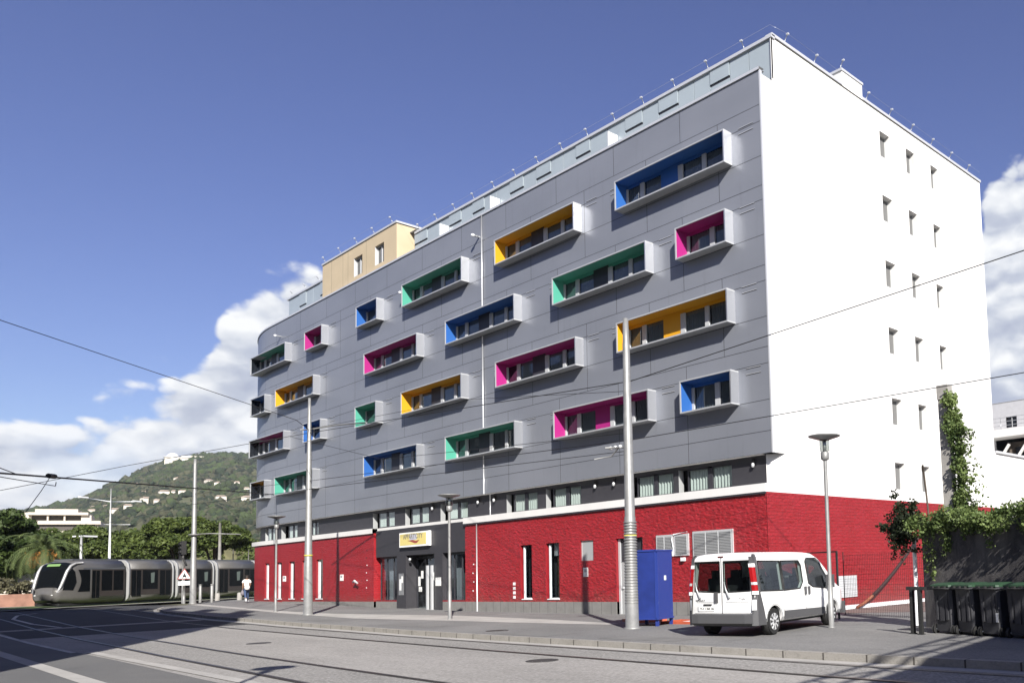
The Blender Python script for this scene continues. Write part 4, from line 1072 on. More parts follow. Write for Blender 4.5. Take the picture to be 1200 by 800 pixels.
# ------------------------------------------------------------------ blue container and orange barriers
bl = thing('site_container', (-1.45, -4.9, -.08), 'tall battered blue metal container on short legs behind the ribbed pole', 'container', rz=rad(17))
m_blue = mat('blue_paint', (0.022, 0.045, 0.25), 0.45, 0, 0.5, var=0.18, vscale=1.5, bump=0.15, bscale=6)
def blue_marks():
    m = mat('blue_paint_scuffed', (0.03, 0.05, 0.40), 0.5)
    T = NT(m.node_tree); p = T.n['Principled BSDF']; v = T.new('ShaderNodeTexCoord').outputs['Object']
    a = T.noise(v, 6, 6, 0.7, 0.6)
    T.l.new(T.mix(T.smooth(a, 0.66, 0.72), (0.026, 0.055, 0.30), (0.40, 0.42, 0.55)), p.inputs['Base Color'])
    return m
m_blue2 = blue_marks()
q = MB(); q.box(-.22, .78, -.42, .55, .22, 2.28, m_blue); q.box(.78, .83, -.40, .50, .25, 2.25, m_blue2); q.build('body', bl)
q = MB()
for x in (-.22, .74): q.box(x, x + .05, -.445, -.42, .22, 2.3, m_blue2)
q.box(-.22, .79, -.445, -.42, 2.26, 2.32, m_blue2); q.box(-.22, .79, -.445, -.42, .20, .25, m_blue2); q.box(.79, .84, -.445, .55, 2.26, 2.31, m_blue2); q.box(.79, .84, -.445, .55, .20, .25, m_blue2); q.build('edge_rim', bl)
for x, y in ((-.18, -.38), (.70, -.38), (-.18, .48), (.70, .48)): MB().box(x, x + .10, y, y + .06, 0, .22, m_blue).build('leg', bl)
MB().box(.832, .838, -.02, .10, 1.38, 1.52, m_paper).build('sticker', bl)
m_or = mat('orange_plastic', (0.62, 0.13, 0.06), 0.5, var=0.15)
for i, (x, y, a, l, lab) in enumerate([(-.3, -3.6, 6, 2.2, 'orange plastic barrier lying flat just right of the blue container'), (1.3, -3.1, -4, 2.0, 'orange plastic barrier lying flat behind the van rear'), (-3.0, -3.4, -20, 1.5, 'orange plastic barrier lying half hidden left of the ribbed pole')]):
    t = thing('safety_barrier', (x, y, -.08), lab, 'barrier', 'orange barriers lying on the pavement', rz=rad(a))
    q = MB()
    q.box(-l / 2, l / 2, -.5, -.44, 0, .08, m_or); q.box(-l / 2, l / 2, .44, .5, 0, .08, m_or); q.box(-l / 2, -l / 2 + .06, -.44, .44, 0, .08, m_or); q.box(l / 2 - .06, l / 2, -.44, .44, 0, .08, m_or)
    k = -l / 2 + .16
    while k < l / 2 - .1: q.box(k, k + .035, -.44, .44, .02, .06, m_or); k += .13
    q.build('frame', t)
    MB().box(-.35, .35, -.3, .1, .062, .075, m_boxside).build('reflector_plate', t)

# ------------------------------------------------------------------ minibus
def bool_apply(obj, cutters):
    for c in cutters:
        md = obj.modifiers.new('b', 'BOOLEAN'); md.operation = 'DIFFERENCE'; md.solver = 'EXACT'; md.object = c
    bpy.context.view_layer.update()
    dg = bpy.context.evaluated_depsgraph_get(); me = bpy.data.meshes.new_from_object(obj.evaluated_get(dg))
    obj.modifiers.clear(); obj.data = me
    for c in cutters: bpy.data.objects.remove(c)
def loft(sections, m, cap=True, closed=True):
    b = MB(); n = len(sections[0]); mi = b.mi(m)
    for s_ in sections: b.v += [tuple(p) for p in s_]
    for i in range(len(sections) - 1):
        for k in range(n if closed else n - 1):
            k2 = (k + 1) % n
            b.f.append((i * n + k, i * n + k2, (i + 1) * n + k2, (i + 1) * n + k)); b.m.append(mi); b.sm.append(True)
    if cap:
        b.f.append(tuple(reversed(range(n)))); b.m.append(mi); b.sm.append(False)
        e = (len(sections) - 1) * n; b.f.append(tuple(range(e, e + n))); b.m.append(mi); b.sm.append(False)
    return b
S = 1.05
van = thing('minibus', (0, 0, 0), 'white passenger van with glazed sides parked facing the yard on the pavement', 'van')
hd = rad(99.5)
VP = Vector((5.06, -6.40, -.08))      # rear right wheel contact
# local frame: x = right, y = forward ; origin on the ground under the rear right wheel
van.location = VP; van.rotation_euler = (0, 0, hd - rad(90)); van.scale = (S, S, S)
WV = 1.90; cx = -WV / 2 + .03
m_vw = mat('van_white', (0.80, 0.80, 0.79), 0.30, 0, 0.5, coat=0.6); m_vg = mat('bumper_grey', (0.10, 0.10, 0.105), 0.55)
m_vglass = clear_glass('van_glass', (.55, .62, .60), .5, .9)
def vsec(y, zt, hw, roofdrop, z0=.30):
    """closed ring (x,z) at length y"""
    belt = min(1.02, zt - .12); tw = hw - max(0, (zt - belt)) * .13
    pts = [(-hw + .10, z0), (-hw + .02, z0 + .10), (-hw, z0 + .30), (-hw, belt - .05), (-hw + .015, belt)]
    up = [(-tw - .0, zt - roofdrop - .10), (-tw + .035, zt - roofdrop - .02), (-tw + .12, zt - roofdrop * .45), (-tw + .34, zt - roofdrop * .12), (-.001 - tw * .25, zt)]
    L = pts + up
    Rr = [(-x, z) for x, z in reversed(L)]
    return [(cx + x, y, z) for x, z in L + Rr]
hw = WV / 2
secs = [vsec(-.80, 1.86, hw - .06, .05), vsec(-.785, 1.90, hw - .035, .06), vsec(-.74, 1.93, hw - .01, .06), vsec(-.6, 1.955, hw, .07), vsec(0, 1.965, hw, .07), vsec(1.2, 1.97, hw, .07), vsec(2.0, 1.965, hw, .07),
        vsec(2.35, 1.945, hw, .08), vsec(2.65, 1.86, hw, .10), vsec(2.95, 1.67, hw, .12), vsec(3.25, 1.42, hw, .12), vsec(3.45, 1.24, hw - .01, .10), vsec(3.65, 1.13, hw - .03, .08), vsec(3.85, 1.03, hw - .08, .08), vsec(3.95, .92, hw - .16, .08), vsec(3.99, .72, hw - .26, .06)]
body = loft(secs, m_vw).build('body', van)
inn = [[(cx + (x - cx) * .93, y, .42 + (z - .42) * .945 if z > .42 else .42) for x, y, z in s_] for s_ in [vsec(-.74, 1.92, hw - .02, .06), vsec(0, 1.965, hw, .07), vsec(2.0, 1.965, hw, .07), vsec(2.35, 1.94, hw, .08), vsec(2.62, 1.84, hw, .10), vsec(2.92, 1.65, hw, .12), vsec(3.2, 1.42, hw, .12)]]
cut_in = loft(inn, m_room).build('cut')
def prism(poly, x0, x1):
    """poly in (y,z), extruded in x"""
    b = MB(); n = len(poly)
    A = [(x0, y, z) for y, z in poly]; B = [(x1, y, z) for y, z in poly]
    b.v = A + B; b.f = [tuple(range(n)), tuple(reversed(range(n, 2 * n)))] + [(i, i + n, (i + 1) % n + n, (i + 1) % n) for i in range(n)]
    b.mi(m_vw); b.m = [0] * len(b.f); b.sm = [False] * len(b.f); return b
sidewins = [[(-.62, 1.06), (.44, 1.03), (.44, 1.73), (-.60, 1.74)], [(.50, 1.03), (1.33, 1.05), (1.50, 1.20), (1.50, 1.62), (1.40, 1.73), (.50, 1.73)],
            [(1.80, 1.16), (2.02, 1.06), (2.75, 1.00), (2.98, 1.06), (2.94, 1.22), (2.50, 1.72), (2.36, 1.79), (1.86, 1.79), (1.78, 1.70)]]
cuts = [cut_in]
for w_ in sidewins: cuts.append(prism(w_, cx - 1.3, cx + 1.3).build('cut'))
rearw = [(-.78, 1.06), (-.05, 1.03), (-.05, 1.76), (-.75, 1.76)]
for sg_ in (1, -1):
    b = MB(); pts = [(cx + sg_ * x, z) for x, z in rearw]
    n = 4; b.v = [(x, -1.2, z) for x, z in pts] + [(x, -.5, z) for x, z in pts]; fs = [tuple(range(n)), tuple(reversed(range(n, 2 * n)))] + [(i, i + n, (i + 1) % n + n, (i + 1) % n) for i in range(n)]
    b.f = fs; b.mi(m_vw); b.m = [0] * 6; b.sm = [False] * 6; cuts.append(b.build('cut'))
# windscreen opening
b = MB(); n = 4; pts = [(2.55, 1.83), (3.40, 1.22), (3.55, 1.35), (2.75, 1.98)]; b.v = [(cx - .68, y, z) for y, z in pts] + [(cx + .68, y, z) for y, z in pts]
b.f = [tuple(range(n)), tuple(reversed(range(n, 2 * n)))] + [(i, i + n, (i + 1) % n + n, (i + 1) % n) for i in range(n)]; b.mi(m_vw); b.m = [0] * 6; b.sm = [False] * 6; cuts.append(b.build('cut'))
for yw in (0.0, 3.10):
    q = MB(); q.tube([(cx - 1.2, yw, .31), (cx + 1.2, yw, .31)], .385, m_vw, 28); cuts.append(q.build('cut'))
import bmesh
for c in cuts:
    bm = bmesh.new(); bm.from_mesh(c.data); bmesh.ops.recalc_face_normals(bm, faces=bm.faces); bm.to_mesh(c.data); bm.free()
bm = bmesh.new(); bm.from_mesh(body.data); bmesh.ops.recalc_face_normals(bm, faces=bm.faces); bm.to_mesh(body.data); bm.free()
bpy.context.view_layer.update()
for c in cuts:   # the cutters are built in van space
    c.matrix_world = van.matrix_basis.copy()
bpy.context.view_layer.update()
bool_apply(body, cuts)
body.data.materials.clear(); body.data.materials.append(m_vw)
for p in body.data.polygons: p.material_index = 0
for p in body.data.polygons: p.use_smooth = True
try: body.data.set_sharp_from_angle(angle=rad(32))
except Exception: pass
def vx_at(z):     # outer side surface at height z
    belt = 1.02
    return hw if z <= belt else hw - (z - belt) * .13
def side_sheet(poly, m, off, name, parent, sides=(1, -1), smooth=False):
    for sg_ in sides:
        q = MB(); q.face([(cx + sg_ * (vx_at(z) + off), y, z) for y, z in (poly if sg_ > 0 else poly[::-1])], m); q.build(name, parent)
for i, w_ in enumerate(sidewins):
    side_sheet(w_, m_vglass, -.012, 'side_window', van)
    # black rubber edge
    for sg_ in (1, -1):
        q = MB(); P = [Vector((cx + sg_ * (vx_at(z) + .001), y, z)) for y, z in w_]
        for k in range(len(P)): q.tube([P[k], P[(k + 1) % len(P)]], .016 if i < 2 else .012, m_black, 5)
        q.build('window_seal', van)
for sg_ in (1, -1):
    q = MB(); q.face([(cx + sg_ * x, -.79 + .012, z) for x, z in rearw], m_vglass); q.build('rear_window', van)
    P = [Vector((cx + sg_ * x, -.797 + (.0 if z < 1.5 else .004), z)) for x, z in rearw]
    q = MB()
    for k in range(4): q.tube([P[k], P[(k + 1) % 4]], .015, m_black, 5)
    q.build('window_seal', van)
q = MB(); q.face([(cx - .68, 2.60, 1.86), (cx + .68, 2.60, 1.86), (cx + .68, 3.42, 1.27), (cx - .68, 3.42, 1.27)], m_vglass); q.build('windscreen', van)
# interior: seats
m_seat = mat('seat_dark', (.035, .035, .04), .8)
for row in (-.15, .80, 1.95):
    for sx in (-.55, 0.0, .55):
        if row > 1.5 and sx == 0.0: continue
        q = MB(); q.box(cx + sx - .23, cx + sx + .23, row, row + .5, .75, .88, m_seat); q.box(cx + sx - .22, cx + sx + .22, row - .08, row + .05, .8, 1.36, m_seat); q.box(cx + sx - .12, cx + sx + .12, row - .07, row + .02, 1.36, 1.55, m_seat)
        q.build('seat', van)
q = MB(); q.box(cx - .85, cx + .85, -.6, 3.3, .42, .47, m_seat); q.build('floor_mat', van)
# bumpers, sills, mouldings
q = MB()
rb_ = [(-hw + .01, -.60), (-hw + .01, -.74), (-hw + .10, -.86), (-hw + .30, -.885), (hw - .30, -.885), (hw - .10, -.86), (hw - .01, -.74), (hw - .01, -.60)]
for i in range(len(rb_) - 1):
    (x0, y0), (x1, y1) = rb_[i], rb_[i + 1]
    q.face([(cx + x0, y0, .32), (cx + x1, y1, .32), (cx + x1, y1, .52), (cx + x0, y0, .52)], m_vg, True)
    q.face([(cx + x0, y0, .52), (cx + x1, y1, .52), (cx + x1 * .96, min(y1 + .08, -.6), .55), (cx + x0 * .96, min(y0 + .08, -.6), .55)], m_vg, True)
    q.face([(cx + x0, y0, .32), (cx + x0 * .95, max(y0, -.7), .25), (cx + x1 * .95, max(y1, -.7), .25), (cx + x1, y1, .32)], m_vg, True)
q.build('rear_bumper', van)
for sg_ in (1, -1):
    # tall grey bumper corner with lamp column
    q = MB()
    X = lambda x: cx + sg_ * x
    P = [(hw + .012, -.80, .27), (hw + .012, -.30 if 0 else -.42, .27), (hw + .012, -.50, .62), (hw + .012, -.66, 1.10)]
    q.face([(X(hw + .008), -.78, .27), (X(hw + .008), -.40, .27), (X(hw + .008), -.50, .62), (X(hw + .004), -.655, 1.04), (X(hw - .11 + .004), -.66, 1.90), (X(hw - .12), -.74, 1.91), (X(hw + .0), -.775, 1.04)], m_vg)
    q.face([(X(hw + .008), -.78, .27), (X(hw + .0), -.775, 1.04), (X(hw - .14), -.808, 1.04), (X(hw - .12), -.84, .54), (X(hw - .12), -.86, .27)], m_vg)
    q.build('bumper_corner', van)
    lam = lambda x, z: X(x - max(0, z - 1.02) * .13)
    q = MB(); m_tail = mat('tail_red', (.42, .012, .015), .2, coat=.5)
    def lamp_block(b, z0, z1, m, out=.0, x_in=.105):
        R4 = [[(lam(hw + .012 + out, z), -.745, z), (lam(hw + .008 + out, z), -.79, z), (lam(hw - .03, z), -.83 - out, z), (lam(hw - x_in, z), -.835 - out, z), (lam(hw - x_in, z), -.78, z)] for z in (z0, z1)]
        for k in range(4): b.face([R4[0][k], R4[0][k + 1], R4[1][k + 1], R4[1][k]], m)
        b.face(R4[0], m); b.face(R4[1], m)
    lamp_block(q, 1.06, 1.60, m_tail); tl = q.build('tail_light', van)
    q = MB(); lamp_block(q, 1.20, 1.26, m_trim, .004, .10); q.build('indicator', tl)
    q = MB(); lamp_block(q, .975, 1.055, m_vw, .006); lamp_block(q, 1.605, 1.685, m_vw, .006); q.build('hinge_cover', van)
    q = MB(); q.face([(lam(hw + .006, 1.04), -.79, 1.04), (lam(hw + .006, 1.04), -.61, 1.04), (lam(hw + .004, 1.84), -.62, 1.84), (lam(hw - .05, 1.91), -.66, 1.91), (lam(hw - .05, 1.91), -.74, 1.91), (lam(hw + .004, 1.84), -.79, 1.84)], m_vg)
    q.face([(lam(hw + .006, 1.04), -.79, 1.04), (lam(hw + .004, 1.84), -.79, 1.84), (lam(hw - .09, 1.86), -.806, 1.86), (lam(hw - .14, 1.04), -.815, 1.04)], m_vg); q.build('corner_trim', van)
    q = MB(); q.face([(X(hw - .11), -.87, .62), (X(hw - .02), -.80, .62), (X(hw - .02), -.792, .86), (X(hw - .11), -.835, .86)], m_trim); q.build('reflector', van)
    # side mouldings
    q = MB(); q.face([(X(hw + .006), .46, .34), (X(hw + .006), 2.66, .34), (X(hw + .006), 2.66, .50), (X(hw + .006), .46, .53)], m_vg); q.face([(X(hw + .006), .46, .53), (X(hw + .006), 2.66, .50), (X(hw - .01), 2.66, .515), (X(hw - .01), .46, .545)], m_vg); q.build('side_moulding', van)
    q = MB()
    for y in (.47, 1.62, 2.72): q.box(*sorted((X(hw - .01), X(hw + .0025))), y, y + .012, .40, 1.02, m_vg)
    q.box(*sorted((X(hw - .01), X(hw + .0025))), .5, 1.6, .76, .772, m_louv)
    q.build('door_seam', van)
    for y in (1.56, 1.76):
        q = MB(); q.obox((X(hw + .02), y, .98), Vector((1, 0, 0)), Vector((0, 1, 0)), Vector((0, 0, 1)), .02, .035, .10, m_vg); q.build('door_handle', van)
    q = MB(); q.obox((X(hw + .12), 2.78, 1.18), Vector((1, 0, 0)), Vector((0, 1, 0)), Vector((0, 0, 1)), .10, .05, .17, m_vg); q.obox((X(hw + .01), 2.80, 1.10), Vector((1, 0, 0)), Vector((0, 1, 0)), Vector((0, 0, 1)), .03, .03, .05, m_vg); q.build('mirror', van)
    for yw in (0.0, 3.10):
        q = MB(); c0 = X(hw - .24); c1 = X(hw - .03)
        q.tube([(c0, yw, .315), (c0 + (c1 - c0) * .1, yw, .315), (c0 + (c1 - c0) * .9, yw, .315), (c1, yw, .315)], [.28, .315, .315, .285], m_black, 32)
        wl = q.build('wheel', van)
        q = MB(); e = sg_ * .006
        q.tube([(c1 - sg_ * .01, yw, .315), (c1 + e, yw, .315)], [.205, .20], m_alu, 28)
        for k in range(9):
            a = 2 * math.pi * k / 9; q.obox((c1 + e * 2, yw + math.cos(a) * .115, .315 + math.sin(a) * .115), Vector((1, 0, 0)), Vector((0, math.cos(a), math.sin(a))), Vector((0, -math.sin(a), math.cos(a))), .006, .075, .016, m_trim)
            a += .35; q.obox((c1 + e * 1.1, yw + math.cos(a) * .14, .315 + math.sin(a) * .14), Vector((1, 0, 0)), Vector((0, math.cos(a), math.sin(a))), Vector((0, -math.sin(a), math.cos(a))), .003, .04, .018, m_black)
        q.tube([(c1, yw, .315), (c1 + e * 3, yw, .315)], .05, m_vg, 14)
        q.build('hubcap', wl)
    q = MB()
    for k in range(14):     # arch lip
        a0, a1 = math.pi * k / 14, math.pi * (k + 1) / 14
        for yw in (0, 3.1):
            q.face([(X(hw + .004), yw + math.cos(a0) * .385, .33 + math.sin(a0) * .385), (X(hw + .004), yw + math.cos(a1) * .385, .33 + math.sin(a1) * .385), (X(hw + .004), yw + math.cos(a1) * .405, .33 + math.sin(a1) * .405), (X(hw + .004), yw + math.cos(a0) * .405, .33 + math.sin(a0) * .405)], m_louv)
    q.build('wheel_arch_lip', van)
q = MB(); q.box(cx - .75, cx + .75, -.7, 3.7, .24, .32, m_black); q.build('underbody', van)
q = MB(); q.box(cx - hw + .06, cx + hw - .06, 3.90, 4.03, .28, .60, m_vg); q.build('front_bumper', van)
# rear doors furniture
q = MB(); q.box(cx - .006, cx + .006, -.812, -.80, .54, 1.88, m_vg); q.box(cx + .10, cx + .72, -.806, -.80, .80, .812, m_louv); q.box(cx - .72, cx - .12, -.806, -.80, .80, .812, m_louv); q.box(cx - .78, cx + .78, -.806, -.80, .545, .553, m_vg); q.build('door_seam', van)
q = MB(); q.obox((cx - .16, -.82, 1.00 - .08), Vector((1, 0, 0)), Vector((0, 1, 0)), Vector((0, 0, 1)), .045, .02, .12, m_vg); q.build('door_handle', van)
q = MB(); q.box(cx - .09, cx + .06, -.81, -.79, 1.845, 1.88, mat('brake_lamp', (.10, .01, .01), .3)); q.build('brake_light', van)
for x in (cx - .70, cx + .12):
    q = MB(); q.tube([(x - .05, -.815, 1.28), (x + .00, -.83, 1.10), (x + .10, -.83, .90)], [.012, .018, .03], m_louv, 6); q.build('wiper', van)
pl = MB().box(cx - .68, cx - .22, -.822, -.81, .60, .71, m_paper).build('number_plate', van)
q = MB(); q.box(cx - .68, cx - .645, -.824, -.822, .60, .71, m_trim); q.build('plate_edge', pl)
t_ = text_mb('753 CBB 06', .085, m_black, True, .001); t_.parent = pl; t_.location = (cx - .43, -.8235, .655); t_.rotation_euler = (rad(90), 0, 0)
q = MB(); q.box(cx - .52, cx - .30, -.83, -.80, .73, .765, m_black); q.build('plate_lamp', van)
t_ = text_mb('RENAULT', .062, m_vg, True, .001); t_.parent = van; t_.location = (cx - .62, -.806, .845); t_.rotation_euler = (rad(90), 0, 0)
t_ = text_mb('Trafic', .08, m_vg, False, .001); t_.parent = van; t_.location = (cx + .56, -.806, .875); t_.rotation_euler = (rad(90), 0, 0)
# ------------------------------------------------------------------ tram
U = Vector((.524, -.852, 0)); tram = thing('tram', (-59.6, -7.0, .46), 'long grey low floor tram with dark windows curving nose passing behind the crossing', 'tram')
tram.rotation_euler = (0, 0, math.atan2(U.y, U.x))     # local +x = forward (towards the nose), visible side = local +y... body centre below
TW = 1.32
m_tb = mat('tram_silver', (.26, .25, .235), .38, .5, .5, var=.05); m_tdark = mat('tram_bronze', (.055, .045, .040), .5, .1); m_troof = mat('tram_roof', (.17, .18, .20), .4, .3)
m_tgl = mat('tram_glass', (.005, .006, .007), .2, 0, .12); m_tlight = mat('tram_light_trim', (.60, .60, .59), .35, .3); m_tin = mat('tram_daylight_tone', (.16, .20, .18), .3)
# nose: local x from 0 to 3.3 ; centre line y = yc
side = 1 if (Vector((-U.y, U.x, 0)).dot(Vector((18.6, -23, 0)) - Vector((-59.6, -7, 0)))) > 0 else -1
yc = -side * TW
def tsec(x, w, z0, z1, shoulder):
    r = [(-w * .80, z0), (-w * .97, z0 + .22), (-w, z0 + .6), (-w, max(z0 + .9, z1 - .75)), (-w * .93, z1 - shoulder), (-w * .72, z1 - .06), (-w * .3, z1)]
    L = r + [(-a, b_) for a, b_ in reversed(r)]
    return [(x, yc + a, b_) for a, b_ in L]
def bodypart(x0, x1, name, parent):
    return loft([tsec(x0, TW, .18, 3.32, .32), tsec(x1, TW, .18, 3.32, .32)], m_tb).build(name, parent)
NX = [0, .45, .85, 1.15, 1.35, 1.55, 1.72, 1.86, 1.98, 2.06]; NW = [1, .995, .975, .945, .92, .89, .86, .82, .74, .62]; NZ = [3.32, 3.31, 3.22, 3.0, 2.6, 2.0, 1.45, 1.12, .98, .86]
nose = [tsec(-3.3, TW, .18, 3.32, .32)] + [tsec(x, TW * w, .18 + .02 * k + (.1 if k > 7 else 0), z, .32 if k < 4 else .22) for k, (x, w, z) in enumerate(zip(NX, NW, NZ))]
cab = loft(nose, m_tb).build('cab_body', tram)
def tpoly(pts, m, off, name, parent, sides=(1, -1)):
    for s_ in sides:
        q = MB(); P = [(x, yc + s_ * (TW + off), z) for x, z in pts]
        q.face(P if s_ > 0 else P[::-1], m); q.build(name, parent)
# windscreen as a curved sheet laid over the nose
ws = MB()
def nose_at(x):
    return TW * interp(x, NX, NW), interp(x, NX, NZ)
stn = [.95, 1.15, 1.25, 1.35, 1.45, 1.55, 1.65, 1.76]
for i in range(len(stn) - 1):
    (w0, z0), (w1, z1) = nose_at(stn[i]), nose_at(stn[i + 1]); o_ = .02
    A = [(stn[i] + o_, yc + a * w0 * .90, z0 + o_ - abs(a) ** 3 * .10) for a in (-1, -.5, 0, .5, 1)]; B = [(stn[i + 1] + o_, yc + a * w1 * .90, z1 + o_ - abs(a) ** 3 * .10) for a in (-1, -.5, 0, .5, 1)]
    for k in range(4): ws.face([A[k], A[k + 1], B[k + 1], B[k]], m_tgl, True)
wsn = ws.build('windscreen', tram)
q = MB(); q.face([(1.26, yc - .55, 2.88), (1.26, yc + .55, 2.88), (1.14, yc + .55, 3.05), (1.14, yc - .55, 3.05)], mat('display_green', (.10, .16, .06), .4, emit=((.35, .6, .2), .35)))
q.v = [(x + .10, y, z + .0) for x, y, z in q.v]; q.build('destination_display', tram)
for s_ in (1, -1):
    # bright sweeping strip from bumper to roof and side quarter glass
    q = MB(); path = [(1.93, 1.02, .98), (1.75, 1.13, 1.42), (1.57, 1.18, 1.95), (1.37, 1.21, 2.50), (1.12, 1.23, 2.88), (.75, 1.24, 3.06), (.2, 1.25, 3.12)]
    P = [(x, yc + s_ * y, z) for x, y, z in path]; q.tube(P, [.05, .09, .10, .10, .09, .07, .05], m_tlight, 8); q.build('nose_strip', tram)
    q = MB(); q.face([(1.66, yc + s_ * (TW * .875 + .02), 1.15), (.95, yc + s_ * (TW * .975 + .012), 1.12), (.72, yc + s_ * (TW + .005), 1.7), (.82, yc + s_ * (TW * .985), 2.45), (1.05, yc + s_ * (TW * .96 + .0), 2.72), (1.34, yc + s_ * (TW * .925 + .01), 2.3)][::s_], m_tgl); q.build('quarter_window', tram)
    q = MB(); q.lathe((1.99, yc + s_ * .72, .80), [(0, -.07), (.10, -.04), (.12, .02), (0, .08)], m_tlight, 10); q.build('headlight', tram)
    q = MB(); arc_ = [(.62 - .26 * math.sin(math.pi * t) , TW + .014, 1.0 + 1.6 * t) for t in [k / 10 for k in range(11)]]
    q.face([(x, yc + s_ * y, z) for x, y, z in arc_] + [(-.35, yc + s_ * (TW + .014), 2.60), (-.35, yc + s_ * (TW + .014), 1.0)], m_tgl); q.build('cab_window', tram)
def module(x1, x0, n):
    """one car body between x0 < x1"""
    b = bodypart(x0, x1, 'car_body', tram)
    return b
segs = [(-.0, -4.0)]; x = -4.0
bounds = [-3.65, -8.3, -12.6, -17.8, -23.6, -29.5, -34]
# first module windows
q = MB(); q.box(-3.25, -.5, yc - TW - .012, yc + TW + .012, .62, 2.62, m_tdark, 'udlr'); q.box(-3.25, .2, yc - TW - .006, yc + TW + .006, 2.62, 2.75, m_troof, 'udlr'); q.build('side_band', tram)
def windows(x0, x1, spec):
    for kind, a, b_ in spec:
        xa, xb = x0 + (x1 - x0) * a, x0 + (x1 - x0) * b_
        if kind == 'd': tpoly([(xa, .50), (xb, .50), (xb, 2.52), (xa, 2.52)], m_tgl, .018, 'door', tram); tpoly([((xa + xb) / 2 - .02, .50), ((xa + xb) / 2 + .02, .50), ((xa + xb) / 2 + .02, 2.52), ((xa + xb) / 2 - .02, 2.52)], m_tdark, .024, 'door_seam', tram)
        else: tpoly([(xa, 1.02), (xb, 1.02), (xb, 2.54), (xa, 2.54)], m_tgl, .018, 'window', tram)
        # pale patch painted on the glass for daylight from the far side
        if kind == 'w' and xb - xa > 1.0: tpoly([(xa + .25 * (xb - xa), 1.55), (xa + .45 * (xb - xa), 1.5), (xa + .48 * (xb - xa), 2.3), (xa + .22 * (xb - xa), 2.35)], m_tin, .021, 'painted_daylight', tram)
windows(-3.25, -.45, [('d', .76, .98), ('w', .38, .70), ('w', .04, .34)])
for i in range(5):
    x1, x0 = bounds[i], bounds[i + 1] + .45
    module(x1, x0, i)
    q = MB(); q.box(x0 + .15, x1 - .15, yc - TW - .012, yc + TW + .012, .62, 2.62, m_tdark, 'udlr'); q.build('side_band', tram)
    windows(x0 + .15, x1 - .15, [('d', .76, .98), ('w', .35, .72), ('d', .03, .30)] if i % 2 == 0 else [('w', .53, .97), ('w', .04, .48)])
    # white portal and gangway
    for xx in (x1, x0 - .0):
        q = loft([tsec(xx - .09, TW + .03, .15, 3.36, .30), tsec(xx + .09, TW + .03, .15, 3.36, .30)], m_tlight).build('portal_frame', tram)
    loft([tsec(x1 + .0, TW * .90, .25, 3.1, .3), tsec(x1 + .46, TW * .90, .25, 3.1, .3)], m_black).build('gangway', tram)
q = MB()
for (x1, x0) in [(0.6, -3.2)] + [(bounds[i] - .1, bounds[i + 1] + .55) for i in range(5)]:
    q.box(x0, x1, yc - .80, yc + .80, 3.28, 3.40, m_troof)
q.build('roof_equipment', tram)
q = MB(); q.box(-32, 1.7, yc - 1.0, yc + 1.0, .03, .20, m_black); q.build('underframe', tram)
# grass track and pale strip in front of the tram
tr_u = U; tr_n = Vector((-U.y, U.x, 0)) * side
def tpt(a, b_, dz): p = Vector((-59.6, -7.0, 0)) + tr_u * a + tr_n * b_; return (p.x, p.y, H(p.x) + dz)
def tsheet(a0, a1, b0, b1, dz, m, name):
    q = MB(); N_ = 14
    for i in range(N_):
        x0, x1 = a0 + (a1 - a0) * i / N_, a0 + (a1 - a0) * (i + 1) / N_
        q.face([tpt(x0, b0, dz), tpt(x1, b0, dz), tpt(x1, b1, dz), tpt(x0, b1, dz)], m)
    return q.build(name)
tag(tsheet(-50, 13, -3.4, .75, -.03, m_grass, 'grass_track'), kind='structure')
tag(tsheet(-50, 14, .75, 2.1, -.05, m_dust, 'track_kerb_strip'), kind='structure')
tag(tsheet(-50, 25, -9, -3.4, -.03, m_grass, 'verge_grass'), kind='structure')

# ------------------------------------------------------------------ vegetation helpers
def leaf_cloud(b, pts, size, m, rng, flat=0.0, aspect=1.0):
    """small leaf-sized quads around the given points (numpy array n x 3)"""
    n = len(pts); a = rng.normal(size=(n, 3)); a /= np.linalg.norm(a, axis=1)[:, None]
    c = rng.normal(size=(n, 3)); c[:, 2] *= (1 - flat); u = np.cross(a, c); u /= np.linalg.norm(u, axis=1)[:, None] + 1e-9; w = np.cross(a, u)
    s_ = size * rng.uniform(.6, 1.3, size=(n, 1)); base = len(b.v)
    V_ = np.stack([pts - u * s_ - w * s_ * aspect, pts + u * s_ - w * s_ * aspect * .6, pts + u * s_ * .9 + w * s_ * aspect, pts - u * s_ * .7 + w * s_ * aspect * .8], axis=1).reshape(-1, 3)
    b.v += [tuple(v) for v in V_.tolist()]; mi = b.mi(m)
    b.f += [(base + 4 * i, base + 4 * i + 1, base + 4 * i + 2, base + 4 * i + 3) for i in range(n)]; b.m += [mi] * n; b.sm += [False] * n
def clumps(rng, centre, R3, nclump, per, cr, shell=.55, lower=-.3):
    out = []
    for _ in range(nclump):
        while True:
            d = rng.normal(size=3); d /= np.linalg.norm(d)
            if d[2] > lower: break
        r = rng.uniform(shell, 1.0); c = np.array(centre) + d * np.array(R3) * r
        k = cr * rng.uniform(.6, 1.3); q = rng.normal(size=(per, 3)); q /= np.linalg.norm(q, axis=1)[:, None]; q *= k * rng.uniform(.6, 1, size=(per, 1)) ; q[:, 2] *= .62
        out.append(c + q)
    return np.concatenate(out)
m_pine = leaf_mat('pine_needles', (0.045, 0.075, 0.016), (0.17, 0.22, 0.05), .9)
m_dkl = leaf_mat('dark_foliage', (0.028, 0.055, 0.015), (0.11, 0.16, 0.04), .9)
m_ivy = leaf_mat('ivy_leaves', (0.05, 0.09, 0.025), (0.24, 0.31, 0.10), 1.5)
